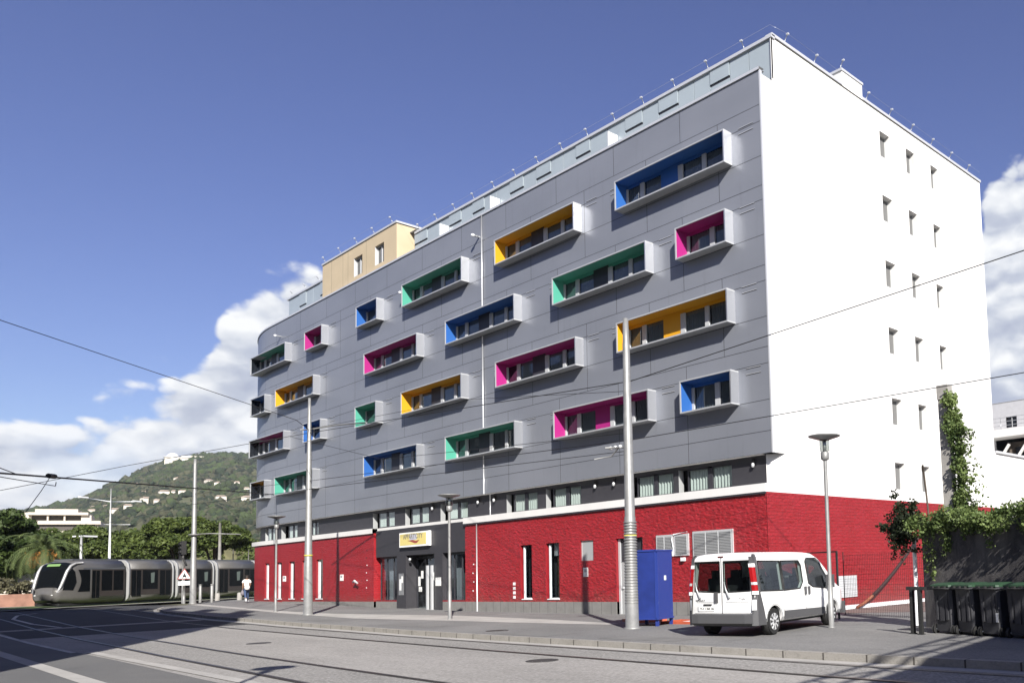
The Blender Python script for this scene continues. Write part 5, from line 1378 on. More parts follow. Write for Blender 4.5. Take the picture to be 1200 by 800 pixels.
m_ivyd = leaf_mat('dry_dark_creeper', (0.014, 0.022, 0.010), (0.035, 0.05, 0.02), 1.5)
m_ylf = leaf_mat('yellow_green_scrub', (0.075, 0.105, 0.025), (0.20, 0.24, 0.07), .4)
m_bark = mat('bark', (0.10, 0.075, 0.055), .9, var=.3, vscale=4)
def tree(name, loc, rx, rz, zc, label, m, seed, nc=60, per=110, cr=1.2, leaf=.2, lower=-.35, trunks=5, group=None, ry=None):
    rng = np.random.default_rng(seed); t = thing(name, loc, label, 'tree', group); ry = ry or rx
    q = MB(); q.tube([(0, 0, -.3), (.15, .1, zc * .35), (0, 0, zc - rz * .3)], [.34, .26, .17], m_bark, 8)
    for k in range(trunks):
        a = 2 * math.pi * k / trunks + seed; q.tube([(0, 0, zc * .4), (math.cos(a) * rx * .3, math.sin(a) * ry * .3, zc - rz * .2), (math.cos(a) * rx * .7, math.sin(a) * ry * .7, zc + rz * .25)], [.17, .12, .05], m_bark, 6)
    q.build('trunk', t)
    b = MB(); leaf_cloud(b, clumps(rng, (0, 0, zc), (rx, ry, rz), nc, per * 2, cr * .9, .5, lower), leaf * .68, m, rng); b.build('crown', t); return t
PG = 'umbrella pines beyond the tram'
tree('umbrella_pine', (-127, 5.5, .5), 6.2, 3.2, 6.6, 'rounded pine just right of the palm, behind the tram front', m_pine, 1, 95, 120, 1.35, .22, -.5, group=PG)
tree('umbrella_pine', (-122, 8.6, .5), 5.6, 3.0, 6.0, 'wide pine behind the tall two armed lamp post', m_pine, 2, 90, 120, 1.3, .22, -.5, group=PG)
tree('umbrella_pine', (-119, 12.2, .5), 5.4, 3.0, 6.2, 'middle pine of the row, between the two armed lamp and the tall pole', m_pine, 3, 90, 120, 1.3, .22, -.5, group=PG)
tree('umbrella_pine', (-104, 11.4, .5), 4.9, 2.6, 7.0, 'broad flat topped pine crown just left of the tall steel pole', m_pine, 4, 90, 130, 1.25, .20, -.35, group=PG)
tree('umbrella_pine', (-102, 14.6, .5), 4.0, 2.3, 6.6, 'last pine of the row, right of the tall steel pole', m_pine, 5, 70, 130, 1.15, .20, -.4, group=PG)
tree('leafy_tree', (-92.5, -8.8, .5), 5.0, 4.2, 5.4, 'dense dark green tree at the left edge beside the palm', m_dkl, 6, 110, 120, 1.2, .2, -.8)
tree('leafy_tree', (-100, -4.6, .5), 4.2, 3.3, 4.8, 'darker tree half hidden behind the palm fronds', m_dkl, 7, 80, 110, 1.1, .2, -.8)
# palm
def palm(loc, label, zc, R_, seed):
    rng = random.Random(seed); t = thing('palm_tree', loc, label, 'palm')
    q = MB(); prof = [(.42, -.3)] + [(.34 + .04 * (i % 2), .35 * i) for i in range(1, int(zc / .35))] + [(.5, zc - .3), (.2, zc)]
    q.lathe((0, 0, 0), prof, m_bark, 12); q.build('trunk', t)
    m_pl = leaf_mat('palm_leaf', (0.055, 0.085, 0.025), (0.17, 0.21, 0.075), .8)
    q = MB()
    for k in range(46):
        a = rng.uniform(0, 2 * math.pi); e = rng.uniform(-.35, 1.35); L = R_ * rng.uniform(.85, 1.1)
        d = Vector((math.cos(a), math.sin(a), 0)); P = []; p = Vector((0, 0, zc)) ; el_ = e; N_ = 11
        for i in range(N_ + 1):
            P.append(p.copy()); p = p + (d * math.cos(el_) + Vector((0, 0, math.sin(el_)))) * (L / N_); el_ -= .16 + .05 * max(0, math.cos(el_))
        sidev = Vector((-d.y, d.x, 0))
        q.tube(P, [.035] * 6 + [.015] * (N_ - 5), m_pl, 4)
        for i in range(1, N_):
            for f_ in (0, .5):
                c = P[i].lerp(P[i + 1], f_); tg = (P[i + 1] - P[i]).normalized(); ll = .62 * (1 - abs(i / N_ - .45) * 1.1)
                for s_ in (1, -1):
                    tip = c + (sidev * s_ * .75 + tg * .55 + Vector((0, 0, -.28))) * ll; wv = tg * .065
                    q.face([c - wv, c + wv, tip], m_pl)
    q.build('fronds', t)
    q = MB(); m_date = mat('dates_orange', (.52, .23, .04), .7, var=.3, vscale=6)
    for k in range(26):
        a = rng.uniform(0, 2 * math.pi); r = rng.uniform(.5, 1.3); c = Vector((math.cos(a) * r, math.sin(a) * r, zc - .25 - rng.uniform(.2, .9)))
        q.tube([(0, 0, zc - .1), c + Vector((0, 0, .4)), c], [.02, .03, .02], m_date, 4)
        for _ in range(26): q.obox(c + Vector((rng.gauss(0, .16), rng.gauss(0, .16), rng.gauss(-.1, .18))), Vector((1, 0, 0)), Vector((0, 1, 0)), Vector((0, 0, 1)), .045, .045, .06, m_date)
    q.build('date_clusters', t); return t
palm((-83.3, -5.4, .45), 'spreading date palm with orange fruit above the tram front', 5.0, 4.1, 3)
# scrub and low things at the left edge
def bush(loc, r, h, label, m, seed, n=1400, leaf=.08, name='bush', cat='bush', group=None):
    rng = np.random.default_rng(seed); t = thing(name, loc, label, cat, group)
    b = MB(); leaf_cloud(b, clumps(rng, (0, 0, h * .45), (r, r, h * .55), 16, n // 16, r * .35, .3, -.9), leaf, m, rng); b.build('foliage', t)
    q = MB(); 
    for k in range(4): a = k * 1.6 + seed; q.tube([(0, 0, -.1), (math.cos(a) * r * .4, math.sin(a) * r * .4, h * .6)], [.04, .015], m_bark, 5)
    q.build('stem', t); return t
m_dry = leaf_mat('dry_weeds', (0.10, 0.10, 0.055), (0.24, 0.22, 0.13), 1.0)
bush((-82.5, -8.7, 1.3), 1.3, 1.7, 'dry grey green weeds at the left edge above the red earth bank', m_dry, 11, group='dry weeds on the bank')
bush((-80.8, -7.4, 1.2), 1.2, 1.8, 'dry weeds nearest the tram front', m_dry, 12, group='dry weeds on the bank')
bush((-83.5, -10.4, 1.3), 1.3, 1.9, 'dry weeds cut by the left edge of the photo', m_dry, 13, group='dry weeds on the bank')
o = MB(); o.box(-4.5, 3.2, -.3, .3, -.3, .95, m_earth); w_ = o.build('earth_bank', None, (-79.2, -9.6, .45)); w_.rotation_euler = (0, 0, rad(62)); tag(w_, 'low bank of bare red earth left of the tram front', 'bank')
o = MB(); o.box(-3.2, 3.2, -.15, .15, -.3, 1.9, m_warm); o.box(-3.25, 3.25, -.2, .2, 1.9, 1.98, m_trim); w_ = o.build('garden_wall', None, (-98, -5.0, 2.2)); w_.rotation_euler = (0, 0, rad(60)); tag(w_, 'short white garden wall behind the dry weeds and the palm trunk', 'wall')
# scrubby slope right of the pines with a fence of thin stakes
slope = MB(); rng = np.random.default_rng(5)
m_slope = mat('slope_earth', (.16, .15, .07), .95, var=.3, vscale=.3)
for i in range(12):
    for j in range(6):
        f = lambda a, b_: (-118 - 16 * b_ / 6 - a * .6, 14 + a * 3.0, .3 + 8.0 * (b_ / 6) ** 1.1 * min(1, a / 4))
        slope.face([f(i, j), f(i + 1, j), f(i + 1, j + 1), f(i, j + 1)], m_slope, True)
tag(slope.build('scrub_slope'), kind='structure')
b = MB(); P = []
for _ in range(170):
    a, c = rng.uniform(.6, 11.5), rng.uniform(0, 6); ctr = np.array([-118 - 16 * c / 6 - a * .6, 14 + a * 3.0, .3 + 8.0 * (c / 6) ** 1.1 * min(1, a / 4) + .5])
    q = rng.normal(size=(60, 3)); q /= np.linalg.norm(q, axis=1)[:, None]; P.append(ctr + q * np.array([1.1, 1.1, .8]) * rng.uniform(.5, 1.2))
leaf_cloud(b, np.concatenate(P), .17, m_ylf, rng); tag(b.build('ground_cover'), 'yellow green scrub covering the slope left of the hotel', 'scrub', kind='stuff')
for i in range(7):
    x, y = -108.5 - .3 * i, 17.0 + 2.0 * i
    which = ['first thin stake, right beside the last pine', 'second thin stake to the right of the last pine', 'third thin stake to the right of the last pine', 'middle thin stake of the row on the scrub slope', 'third thin stake to the left of the hotel', 'second thin stake to the left of the hotel', 'thin stake nearest the hotel corner on the scrub slope'][i]
    o = MB().tube([(0, 0, -.3), (0, 0, 5.4)], .07, m_conc, 6).build('fence_stake', None, (x, y, .9)); tag(o, which, 'stake', 'row of thin stakes on the slope')

# ------------------------------------------------------------------ beige apartment block beyond the trees
ab = thing('apartment_building', (-263.0, 37.3, 0), 'long cream apartment block with flat roof terraces rising above the palm', 'building')
ax = Vector((-.30, -.954, 0)); ab.rotation_euler = (0, 0, math.atan2(ax.y, ax.x))       # local x runs to the left of the picture, local +y is away
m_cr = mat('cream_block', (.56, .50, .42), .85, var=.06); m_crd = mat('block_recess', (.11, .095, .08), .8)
sgn = 1 if Vector((-ax.y, ax.x, 0)).dot(Vector((281, -60, 0))) > 0 else -1
def abx(b, x0, x1, y0, y1, z0, z1, m): b.box(x0, x1, *sorted((y0 * sgn, y1 * sgn)), z0, z1, m)
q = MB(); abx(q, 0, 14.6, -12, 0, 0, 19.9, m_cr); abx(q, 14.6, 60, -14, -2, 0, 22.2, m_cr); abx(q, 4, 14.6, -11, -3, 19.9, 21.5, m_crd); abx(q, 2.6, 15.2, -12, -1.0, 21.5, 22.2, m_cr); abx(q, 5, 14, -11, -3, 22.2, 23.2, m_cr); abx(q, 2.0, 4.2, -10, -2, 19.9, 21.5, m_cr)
abx(q, 17, 22, -12, -5, 22.2, 22.9, m_cr); q.build('wall', ab)
for z0 in (18.9, 15.4, 11.9):
    q = MB(); abx(q, -.3, 14.9, 0, .9, z0 - .0, z0 + .9, m_cr); q.build('balcony', ab)
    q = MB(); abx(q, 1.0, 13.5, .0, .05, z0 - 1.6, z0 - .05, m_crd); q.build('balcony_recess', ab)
for (x, z, w) in ((17, 18.6, 1.2), (19.5, 18.6, 2.2), (23, 18.6, 1.2), (26.5, 18.4, 2.6), (31, 18.4, 1.6), (17, 15.0, 1.6), (21, 15.0, 2.2), (25.5, 15.0, 1.2)):
    q = MB(); abx(q, x, x + w, -2.05, -1.96, z, z + 1.5, m_crd); q.build('window', ab)
for x in (7.5, 11.0):
    q = MB(); abx(q, x, x + .35, -2.9, -1.6, 19.9, 21.5, m_cr); q.build('pillar', ab)

# ------------------------------------------------------------------ hill
RIDGE = [(150, .100), (155, .120), (158, .130), (160.9, .1320), (162.0, .1328), (163.46, .1300), (164.7, .1245), (165.9, .1160), (167.3, .1005), (168.3, .0895), (169.2, .0815), (170, .0765), (170.9, .0725), (171.7, .0735), (173, .070), (177, .062), (184, .05)]
RIDGE_A = [a for a, _ in RIDGE]; RIDGE_T = [t for _, t in RIDGE]
CX, CY = 18.6, -23.0
def hill_h(a, r):
    tp = interp(a, RIDGE_A, RIDGE_T); R1 = 1400.0
    f = max(0.0, min(1.0, (r - 330) / (R1 - 330)))
    prof = f ** 1.05
    if r > R1: prof = 1.0 - (r - R1) / 900.0
    n = noise.noise(Vector((a * .9, r * .006, 0))) * 9 * min(1, f * 3) * (1 - f * .75)
    n += noise.noise(Vector((a * 2.6, r * .02, 5))) * 4 * (1 - f * .6)
    return tp * R1 * prof * .995 + n * (1 if r < R1 else .3) - 3
m_hill = mat('hill_slope', (.10, .11, .055), .95)
T = NT(m_hill.node_tree); v = T.new('ShaderNodeTexCoord').outputs['Object']
a_ = T.noise(v, .012, 6, .6); c_ = T.noise(v, .05, 5, .65)
col_ = T.mix(T.smooth(a_, .4, .6), (.055, .078, .032), (.11, .12, .05)); col_ = T.mix(T.smooth(c_, .56, .68), col_, (.24, .20, .13))
T.l.new(col_, T.n['Principled BSDF'].inputs['Base Color'])
hm = MB(); NA, NR = 120, 46
angs = [148 + 36 * i / NA for i in range(NA + 1)]; rs_ = [330 + (2000 - 330) * j / NR for j in range(NR + 1)]
for a in angs:
    for r in rs_: hm.v.append((CX + r * math.cos(rad(a)), CY + r * math.sin(rad(a)), hill_h(a, r)))
mi = hm.mi(m_hill)
for i in range(NA):
    for j in range(NR):
        k = i * (NR + 1) + j; hm.f.append((k, k + NR + 1, k + NR + 2, k + 1)); hm.m.append(mi); hm.sm.append(True)
tag(hm.build('hill'), kind='structure')
# woodland on the hill: many small ragged crowns
ico_v, ico_f = [], []
bm = bmesh.new(); bmesh.ops.create_icosphere(bm, subdivisions=1, radius=1.0)
ico_v = np.array([v_.co[:] for v_ in bm.verts]); ico_f = [tuple(v_.index for v_ in f.verts) for f in bm.faces]; bm.free()
m_f1 = mat('wood_green', (.054, .078, .024), .95, var=.45, vscale=.03); m_f2 = mat('wood_dark', (.027, .042, .018), .95, var=.4, vscale=.05); m_f3 = mat('wood_olive', (.085, .088, .046), .95, var=.3, vscale=.04)
wd = MB(); rng = np.random.default_rng(21); rnd = random.Random(9)
vs = []; fs = []; ms = []; base = 0
for mm in (m_f1, m_f2, m_f3): wd.mi(mm)
cnt = 0
while cnt < 15000:
    a = rng.uniform(149, 175); r = 345 + (1420 - 345) * rng.uniform(0, 1) ** .8
    p = Vector((CX + r * math.cos(rad(a)), CY + r * math.sin(rad(a)), 0))
    dn = noise.noise(p * .012) + .5 * noise.noise(p * .035)
    if dn < -.28 and rng.uniform() < .9: continue
    s_ = (r / 1400) * rng.uniform(2.2, 5.2) + 1.0
    z = hill_h(a, r) + s_ * .35
    V_ = ico_v * (s_ * rng.uniform(.75, 1.3, size=(len(ico_v), 1))); V_[:, 2] *= rng.uniform(.7, 1.15)
    V_ += np.array([p.x, p.y, z]); vs.append(V_); fs.append(base); base += len(ico_v)
    k = 0 if dn > .1 else (1 if rng.uniform() < .5 else 2)
    if rng.uniform() < .25: k = int(rng.integers(0, 3))
    ms.append(k); cnt += 1
wd.v = [tuple(v_) for v_ in np.concatenate(vs).tolist()]
for b0, k in zip(fs, ms):
    for f in ico_f: wd.f.append(tuple(b0 + i for i in f)); wd.m.append(k); wd.sm.append(False)
tag(wd.build('woodland'), 'mixed green woodland covering the hill behind the tram', 'woodland', kind='stuff')
# villas scattered on the slope
m_vil = mat('villa_wall', (.62, .57, .49), .85); m_vilr = mat('villa_roof', (.46, .36, .28), .85, var=.2)
def polar(px_a, r, dz=0): return (CX + r * math.cos(rad(px_a)), CY + r * math.sin(rad(px_a)), hill_h(px_a, r) + dz)
VL = [(167.55, 930, 13, 5, 'white villa left of the lamp arms'), (167.2, 800, 18, 7, 'wide white villa right of the two armed lamp'), (166.7, 760, 12, 6, 'white villa low above the pines'), (168.2, 1000, 9, 5, 'small villa high left of the lamp post'),
      (165.9, 780, 14, 5, 'pale villa in the middle of the slope'), (165.1, 820, 16, 8, 'tall white villa facing the valley'), (165.4, 740, 9, 5, 'small villa beside the tall white one'), (164.2, 800, 12, 5, 'pale house left of the steel pole'), (163.0, 900, 13, 6, 'ochre house right of the steel pole'),
      (162.4, 760, 16, 6, 'cream house near the quarry patch'), (161.6, 860, 10, 6, 'cream house close to the hotel edge'), (161.1, 720, 14, 5, 'low cream house beside the hotel edge'), (166.3, 1080, 10, 5, 'lone villa high on the open slope'), (165.0, 1120, 9, 4, 'small villa below the summit road'), (168.7, 820, 12, 5, 'white villa just above the beige block'),
      (170.8, 800, 11, 5, 'pale villa at the foot of the hill on the left'), (171.7, 760, 10, 6, 'pale villa at the left edge of the hill'), (167.9, 720, 11, 5, 'villa behind the right end of the beige block'), (163.8, 1180, 9, 4, 'white house under the summit buildings'), (164.5, 930, 8, 4, 'tiny white house mid slope')]
rv = random.Random(12)
DESC = ['white', 'cream', 'pale ochre', 'greyish', 'small white', 'small cream']
for k in range(7):
    a_v = rv.uniform(161, 171.5); r_v = rv.uniform(640, 1120)
    place = ['above the palm', 'above the beige block', 'just right of the two armed lamp', 'left of the tall steel pole', 'right of the tall steel pole', 'close to the hotel edge'][min(5, int((171.5 - a_v) / 1.76))]
    VL.append((a_v, r_v, rv.uniform(8, 17), rv.uniform(4, 6.5), f'{DESC[k % 6]} house {place}, ' + ('low on the hill' if r_v < 800 else ('half way up the hill' if r_v < 960 else 'high on the hill'))))
for i, (a, r, w, h, lab) in enumerate(VL):
    z = hill_h(a, r); t = thing('villa', (CX + r * math.cos(rad(a)), CY + r * math.sin(rad(a)), z), lab, 'house', 'villas scattered over the hillside', rz=rad(a + 90 + (i * 37 % 50) - 25))
    w = w * .42; h = h * .5 - (.6 if h * .5 > 1.5 else 0)
    q = MB(); q.box(-w / 2, w / 2, -3, 3, -3, h * .9 + 2.2, m_vil); q.build('wall', t)
    q = MB(); q.face([(-w / 2 - .4, -3.4, h * .9 + 2.2), (w / 2 + .4, -3.4, h * .9 + 2.2), (w / 2 - 1, 0, h * .9 + 3.4), (-w / 2 + 1, 0, h * .9 + 3.4)], m_vilr); q.face([(w / 2 + .4, 3.4, h * .9 + 2.2), (-w / 2 - .4, 3.4, h * .9 + 2.2), (-w / 2 + 1, 0, h * .9 + 3.4), (w / 2 - 1, 0, h * .9 + 3.4)], m_vilr); q.build('roof', t)
# observatory on the crest
oz = hill_h(164.7, 1380)
t = thing('observatory', (*polar(164.72, 1380)[:2], oz), 'white domed observatory on the crest of the hill', 'observatory')
q = MB(); q.lathe((0, 0, 0), [(7.6, -8), (7.6, 5)], m_vil, 20); q.build('drum', t)
q = MB(); q.lathe((0, 0, 5), [(8.4 * math.cos(k * math.pi / 20), 9.5 * math.sin(k * math.pi / 20)) for k in range(11)], m_boxside, 24); q.build('dome', t)
t = thing('summit_building', (*polar(164.05, 1310)[:2], hill_h(164.05, 1310)), 'long pale building just below the dome on the hill crest', 'building', rz=rad(164.05 + 90))
q = MB(); q.box(-26, 24, -6, 6, -10, 6.5, m_vil); q.box(-24, 6, -7, 5, 6.5, 9.0, m_vil); q.build('wall', t)
q = MB(); q.box(-27, 25, -7, 7, 6.5, 7.0, m_warm); q.build('roof', t)

# ------------------------------------------------------------------ right corner: wall, ivy, pylon, bins, fence
m_stain = stained_wall_mat()
wd1 = Vector((.955, -.297, 0)); wrz = math.atan2(wd1.y, wd1.x)
t = thing('boundary_wall', (7.50, -3.25, -.1), 'dark stained concrete wall under ivy behind the wheelie bins', 'wall', rz=wrz)
q = MB(); q.box(0, 14, 0, .30, 0, 2.62, m_stain); q.build('wall_face', t)
def creeper(name, loc, rz, fn, label, leaf, m, seed, cat='ivy'):
    rng = np.random.default_rng(seed); o_ = MB(); P = fn(rng); leaf_cloud(o_, P, leaf, m, rng); ob_ = o_.build(name, None, loc); ob_.rotation_euler = (0, 0, rz); return tag(ob_, label, cat)
def f_top(rng):
    out = []
    for _ in range(210):
        x = rng.uniform(-.1, 10); h = .18 + .10 * x * .4 + .12 * math.sin(x * 2.1)
        c = np.array([x, .1 + rng.normal() * .22, 2.55 + rng.uniform(-.12, h + .05)]); q = rng.normal(size=(120, 3)); q /= np.linalg.norm(q, axis=1)[:, None]
        out.append(c + q * np.array([.26, .24, .17]) * rng.uniform(.4, 1.1, size=(120, 1)))
    for _ in range(26):     # hanging trails
        x = rng.uniform(.1, 9); L = rng.uniform(.2, .75) if rng.uniform() < .8 else rng.uniform(.8, 1.3); n = int(70 * L)
        zz = rng.uniform(0, L, n); out.append(np.stack([x + rng.normal(size=n) * .05, -.08 + rng.normal(size=n) * .04, 2.5 - zz], 1))
    return np.concatenate(out)
creeper('ivy', (7.5, -3.25, -.1), wrz, f_top, 'mass of green ivy spilling over the top of the dark wall', .030, m_ivy, 31)
# tall concrete pylon with climbing ivy
pyl = thing('concrete_pylon', (8.15, -2.75, -.1), 'tall weathered concrete post wrapped in ivy beside the dark wall', 'post')
q = MB(); hgt = 6.25
for (a, b_, w0, w1) in ((0, 1, .14, .095),):
    q.face([(-w0, -w0, 0), (w0, -w0, 0), (w1 - .04, -w1, hgt), (-w1 - .12, -w1, hgt)], m_conc); q.face([(w0, -w0, 0), (w0, w0, 0), (w1 - .04, w1, hgt), (w1 - .04, -w1, hgt)], m_conc)
    q.face([(w0, w0, 0), (-w0, w0, 0), (-w1 - .12, w1, hgt), (w1 - .04, w1, hgt)], m_conc); q.face([(-w0, w0, 0), (-w0, -w0, 0), (-w1 - .12, -w1, hgt), (-w1 - .12, w1, hgt)], m_conc)
q.build('shaft', pyl)
q = MB(); q.box(-.22, .10, -.13, .13, hgt - .35, hgt + .02, m_conc); q.build('cap', pyl)
def f_pyl(rng):
    out = []
    for _ in range(120):
        z = rng.uniform(2.4, 6.0) ; f = (6.1 - z) / 3.6; x = .02 + .12 + f * .30 + rng.normal() * (.04 + .12 * f); c = np.array([x, rng.normal() * .10, z])
        q = rng.normal(size=(60, 3)); q /= np.linalg.norm(q, axis=1)[:, None]; out.append(c + q * np.array([.13, .13, .18]) * rng.uniform(.3, 1, size=(60, 1)))
    for _ in range(26):     # loose tendrils to the right
        z0 = rng.uniform(2.8, 5.4); a = rng.uniform(-.4, .9); L = rng.uniform(.3, .8); n = 22; tt = rng.uniform(0, 1, n)
        out.append(np.stack([.25 + (5.6 - z0) * .12 + tt * L * math.cos(a), rng.normal(size=n) * .04, z0 + tt * L * math.sin(a) - tt ** 2 * .3], 1) + rng.normal(size=(n, 3)) * .02)
    return np.concatenate(out)
creeper('ivy', (8.15, -2.75, -.1), wrz, f_pyl, 'ivy climbing the tall concrete post', .028, m_ivy, 32)
def f_dark(rng):
    out = []
    for _ in range(90):
        x = -.22 + rng.normal() * .24; z = 2.80 + rng.normal() * .25 - abs(x) * .3; c = np.array([x, rng.normal() * .2, z]); q = rng.normal(size=(40, 3)); q /= np.linalg.norm(q, axis=1)[:, None]
        out.append(c + q * np.array([.16, .16, .15]) * rng.uniform(.3, 1, size=(40, 1)))
    for _ in range(24):
        x = rng.normal() * .26 - .2; L = rng.uniform(.5, 1.2); n = int(60 * L); zz = rng.uniform(0, L, n); out.append(np.stack([x + rng.normal(size=n) * .05 - zz * .12, rng.normal(size=n) * .06, 2.8 - zz], 1))
    for _ in range(0):
        z0 = rng.uniform(2.9, 3.0); n = 26; tt = rng.uniform(0, 1, n); a = rng.uniform(.5, 1.4); out.append(np.stack([.2 + tt * .5 * math.cos(a), rng.normal(size=n) * .05, z0 + tt * .9 * math.sin(a)], 1))
    return np.concatenate(out)
creeper('hanging_creeper', (7.15, -3.3, -.1), wrz, f_dark, 'dark straggling creeper hanging left of the wall end', .030, m_ivyd, 33, 'creeper')
q = MB(); q.tube([(0, 0, 2.6), (-.05, 0, 3.4), (-.13, .02, 4.2)], .025, m_bark, 6); tag(q.build('stick', None, (7.72, -3.2, -.1)), 'thin dark stick rising from the wall end beside the concrete post', 'stick')
q = MB(); q.tube([(0, 0, 0), (0, 0, 2.35)], .055, m_boxside, 10); q.lathe((0, 0, .95), [(.06, 0), (.12, .01), (.12, .05), (.06, .06)], m_boxside, 12); q.lathe((0, 0, 1.9), [(.06, 0), (.09, .01), (.09, .05), (.06, .06)], m_black, 12)
tag(q.build('vent_pipe', None, (7.18, -3.1, -.05)), 'white vertical pipe just left of the dark wall end', 'pipe')
pts = []
A = Vector((.50, 9.15, 2.75)); B = Vector((.42, 4.25, -.05))
for k in range(15):
    t_ = k / 14; p = A.lerp(B, t_); p.z = 2.8 * (1 - t_) ** 1.3 - .02; pts.append(p)
q = MB(); q.tube(pts[:12], .06, mat('hose_brown', (.045, .02, .018), .8), 8); q.tube(pts[11:], .06, mat('hose_orange', (.30, .10, .05), .7), 8)
tag(q.build('drain_hose', None, None), 'dark curved drain hose sagging from the ivy to the ground beside the red wall', 'hose')
# posts by the bins
for x, y, lab in ((8.20, -5.10, 'left black post of the pair beside the wheelie bins'), (8.48, -5.22, 'right black post of the pair beside the wheelie bins')):
    q = MB(); q.box(-.045, .045, -.045, .045, 0, 1.02, m_black); q.box(-.12, .16, -.05, .05, 1.02, 1.10, m_black); q.box(-.07, .07, -.07, .07, 0, .02, m_black); tag(q.build('gate_post', None, (x, y, -.08)), lab, 'post', 'black posts beside the bins')
# wire fence in front of the side wall
fn = thing('wire_fence', (2.1, 1.0, -.08), 'fine wire mesh fence standing in front of the red side wall behind the van', 'fence', rz=rad(-20))
q = MB(); z = .05
while z < 2.0: q.box(0, 5.6, -.004, .004, z, z + .005, m_wire); z += .16
x = 0.0
while x < 5.6: q.box(x, x + .005, -.003, .003, 0, 2.0, m_wire); x += .09
q.build('mesh_panel', fn)
for x in (0.0, 5.55): MB().box(x - .012, x + .012, -.012, .012, 0, 2.1, m_black).build('fence_post', fn)
gt = thing('metal_gate', (2.75, -.9, -.08), 'black metal gate frame standing just beyond the van front', 'gate', rz=rad(-14))
q = MB(); q.box(0.5, .55, -.025, .025, 0, 2.1, m_black); q.box(-.9, .50, -.02, .02, 2.06, 2.1, m_black); q.box(-.94, -.90, -.02, .02, 0, 2.1, m_black); q.build('frame', gt)
# wheelie bins
m_bin = mat('bin_grey', (.055, .055, .062), .5, bump=.1); m_lid = mat('bin_lid_green', (.035, .085, .045), .45)
def make_bin(label):
    t = thing('wheelie_bin', (0, 0, 0), label, 'bin', 'row of wheelie bins against the dark wall')
    W_, Dp, Hh = .62, .72, 1.00
    def ring(w, d0, d1, z, c=.05): return [(-w + c, d0, z), (w - c, d0, z), (w, d0 + c, z), (w, d1 - c, z), (w - c, d1, z), (-w + c, d1, z), (-w, d1 - c, z), (-w, d0 + c, z)]
    b = loft([ring(.255, -.24, .27, .06), ring(.262, -.26, .28, .30), ring(.27, -.30, .32, .95), ring(.305, -.345, .36, .96), ring(.305, -.345, .36, 1.0)], m_bin); 
    b.sm = [False] * len(b.f); b.build('tub', t)
    q = MB(); q.box(-.06, .06, -.29, -.25, .28, .80, m_bin); q.box(-.17, -.12, -.30, -.22, .30, .93, m_bin); q.box(.12, .17, -.30, -.22, .30, .93, m_bin)
    q.build('rib', t)
    l = loft([ring(.315, -.36, .37, 1.003), ring(.31, -.355, .365, 1.04), ring(.20, -.22, .25, 1.085)], m_lid); l.sm = [False] * len(l.f); l.build('lid', t)
    q = MB(); q.tube([(-.26, -.34, .96), (-.26, -.43, .97), (.26, -.43, .97), (.26, -.34, .96)], .016, m_black, 6)
    for x in (-.17, 0, .17): q.box(x - .035, x + .035, -.42, -.34, .95, 1.02, m_black)
    q.build('handle', t)
    for x in (-.27, .27):
        q = MB(); q.tube([(x - .03, -.22, .10), (x + .03, -.22, .10)], .10, m_black, 16); q.build('wheel', t)
    MB().tube([(-.27, -.22, .10), (.27, -.22, .10)], .015, m_alu, 6).build('axle', t)
    return t
LB = ['leftmost grey wheelie bin with green lid, next to the black posts', 'second grey wheelie bin from the black posts', 'third grey wheelie bin from the black posts, with a pale sticker low down', 'grey wheelie bin at the right edge of the photo, half in shade']
proto = make_bin(LB[0])
for i in range(4):
    o = proto if i == 0 else copy_tree(proto)
    dist = [0.0, .71, 1.42, 2.20][i]
    o.location = (8.95 + wd1.x * dist, -4.62 + wd1.y * dist, -.08); o.rotation_euler = (0, 0, wrz + rad([3, -4, 2, 5][i])); o['label'] = LB[i]
    o.scale = (1.06, 1.06, 1.08)
    if i == 2: MB().box(.17, .23, -.285, -.275, .30, .48, m_paper).build('sticker', o)

# ------------------------------------------------------------------ crossing furniture
t = thing('warning_sign', (-45.9, -4.6, .47), 'red bordered triangular warning sign over a white plate on a grey post', 'sign')
cd = (Vector((18.6, -23, 0)) - Vector((-45.9, -4.6, 0))).normalized(); t.rotation_euler = (0, 0, math.atan2(cd.y, cd.x) + rad(90) + rad(8))
q = MB(); q.tube([(0, 0, 0), (0, 0, 1.15)], .085, m_gpole, 10); q.tube([(0, 0, 1.15), (0, 0, 2.5)], .035, m_gpole, 8); q.build('post', t)
tri = lambda s_, y, zc: [(-s_, y, zc - s_ * .58), (s_, y, zc - s_ * .58), (0, y, zc + s_ * 1.15)]
q = MB(); q.face(tri(.42, -.05, 1.83), mat('sign_border_red', (.40, .10, .09), .5)); q.face(tri(.42, -.02, 1.83)[::-1], m_louv); q.build('sign_plate', t)
q = MB(); q.face(tri(.33, -.056, 1.83), m_paper); q.build('sign_field', t)
q = MB(); q.box(-.10, .10, -.062, -.056, 1.72, 1.86, m_black); q.box(-.04, .04, -.062, -.056, 1.86, 1.98, m_black); q.box(-.13, -.06, -.062, -.056, 1.66, 1.71, m_black); q.box(.06, .13, -.062, -.056, 1.66, 1.71, m_black); q.build('pictogram', t)
q = MB(); q.box(-.34, .34, -.05, -.02, 1.20, 1.46, m_paper); q.build('lower_plate', t)
t = thing('traffic_light', (-47.6, -4.2, .47), 'small black tram signal head on a post beside the tall steel pole', 'traffic light')
q = MB(); q.tube([(0, 0, 0), (0, 0, 4.1)], .06, m_gpole, 8); q.build('post', t)
q = MB(); q.box(-.16, .16, -.14, .14, 3.25, 4.15, m_black); q.box(-.45, -.15, -.12, .12, 2.9, 3.5, m_black); q.tube([(0, 0, 3.0), (.35, .1, 2.5)], .07, m_black, 6)
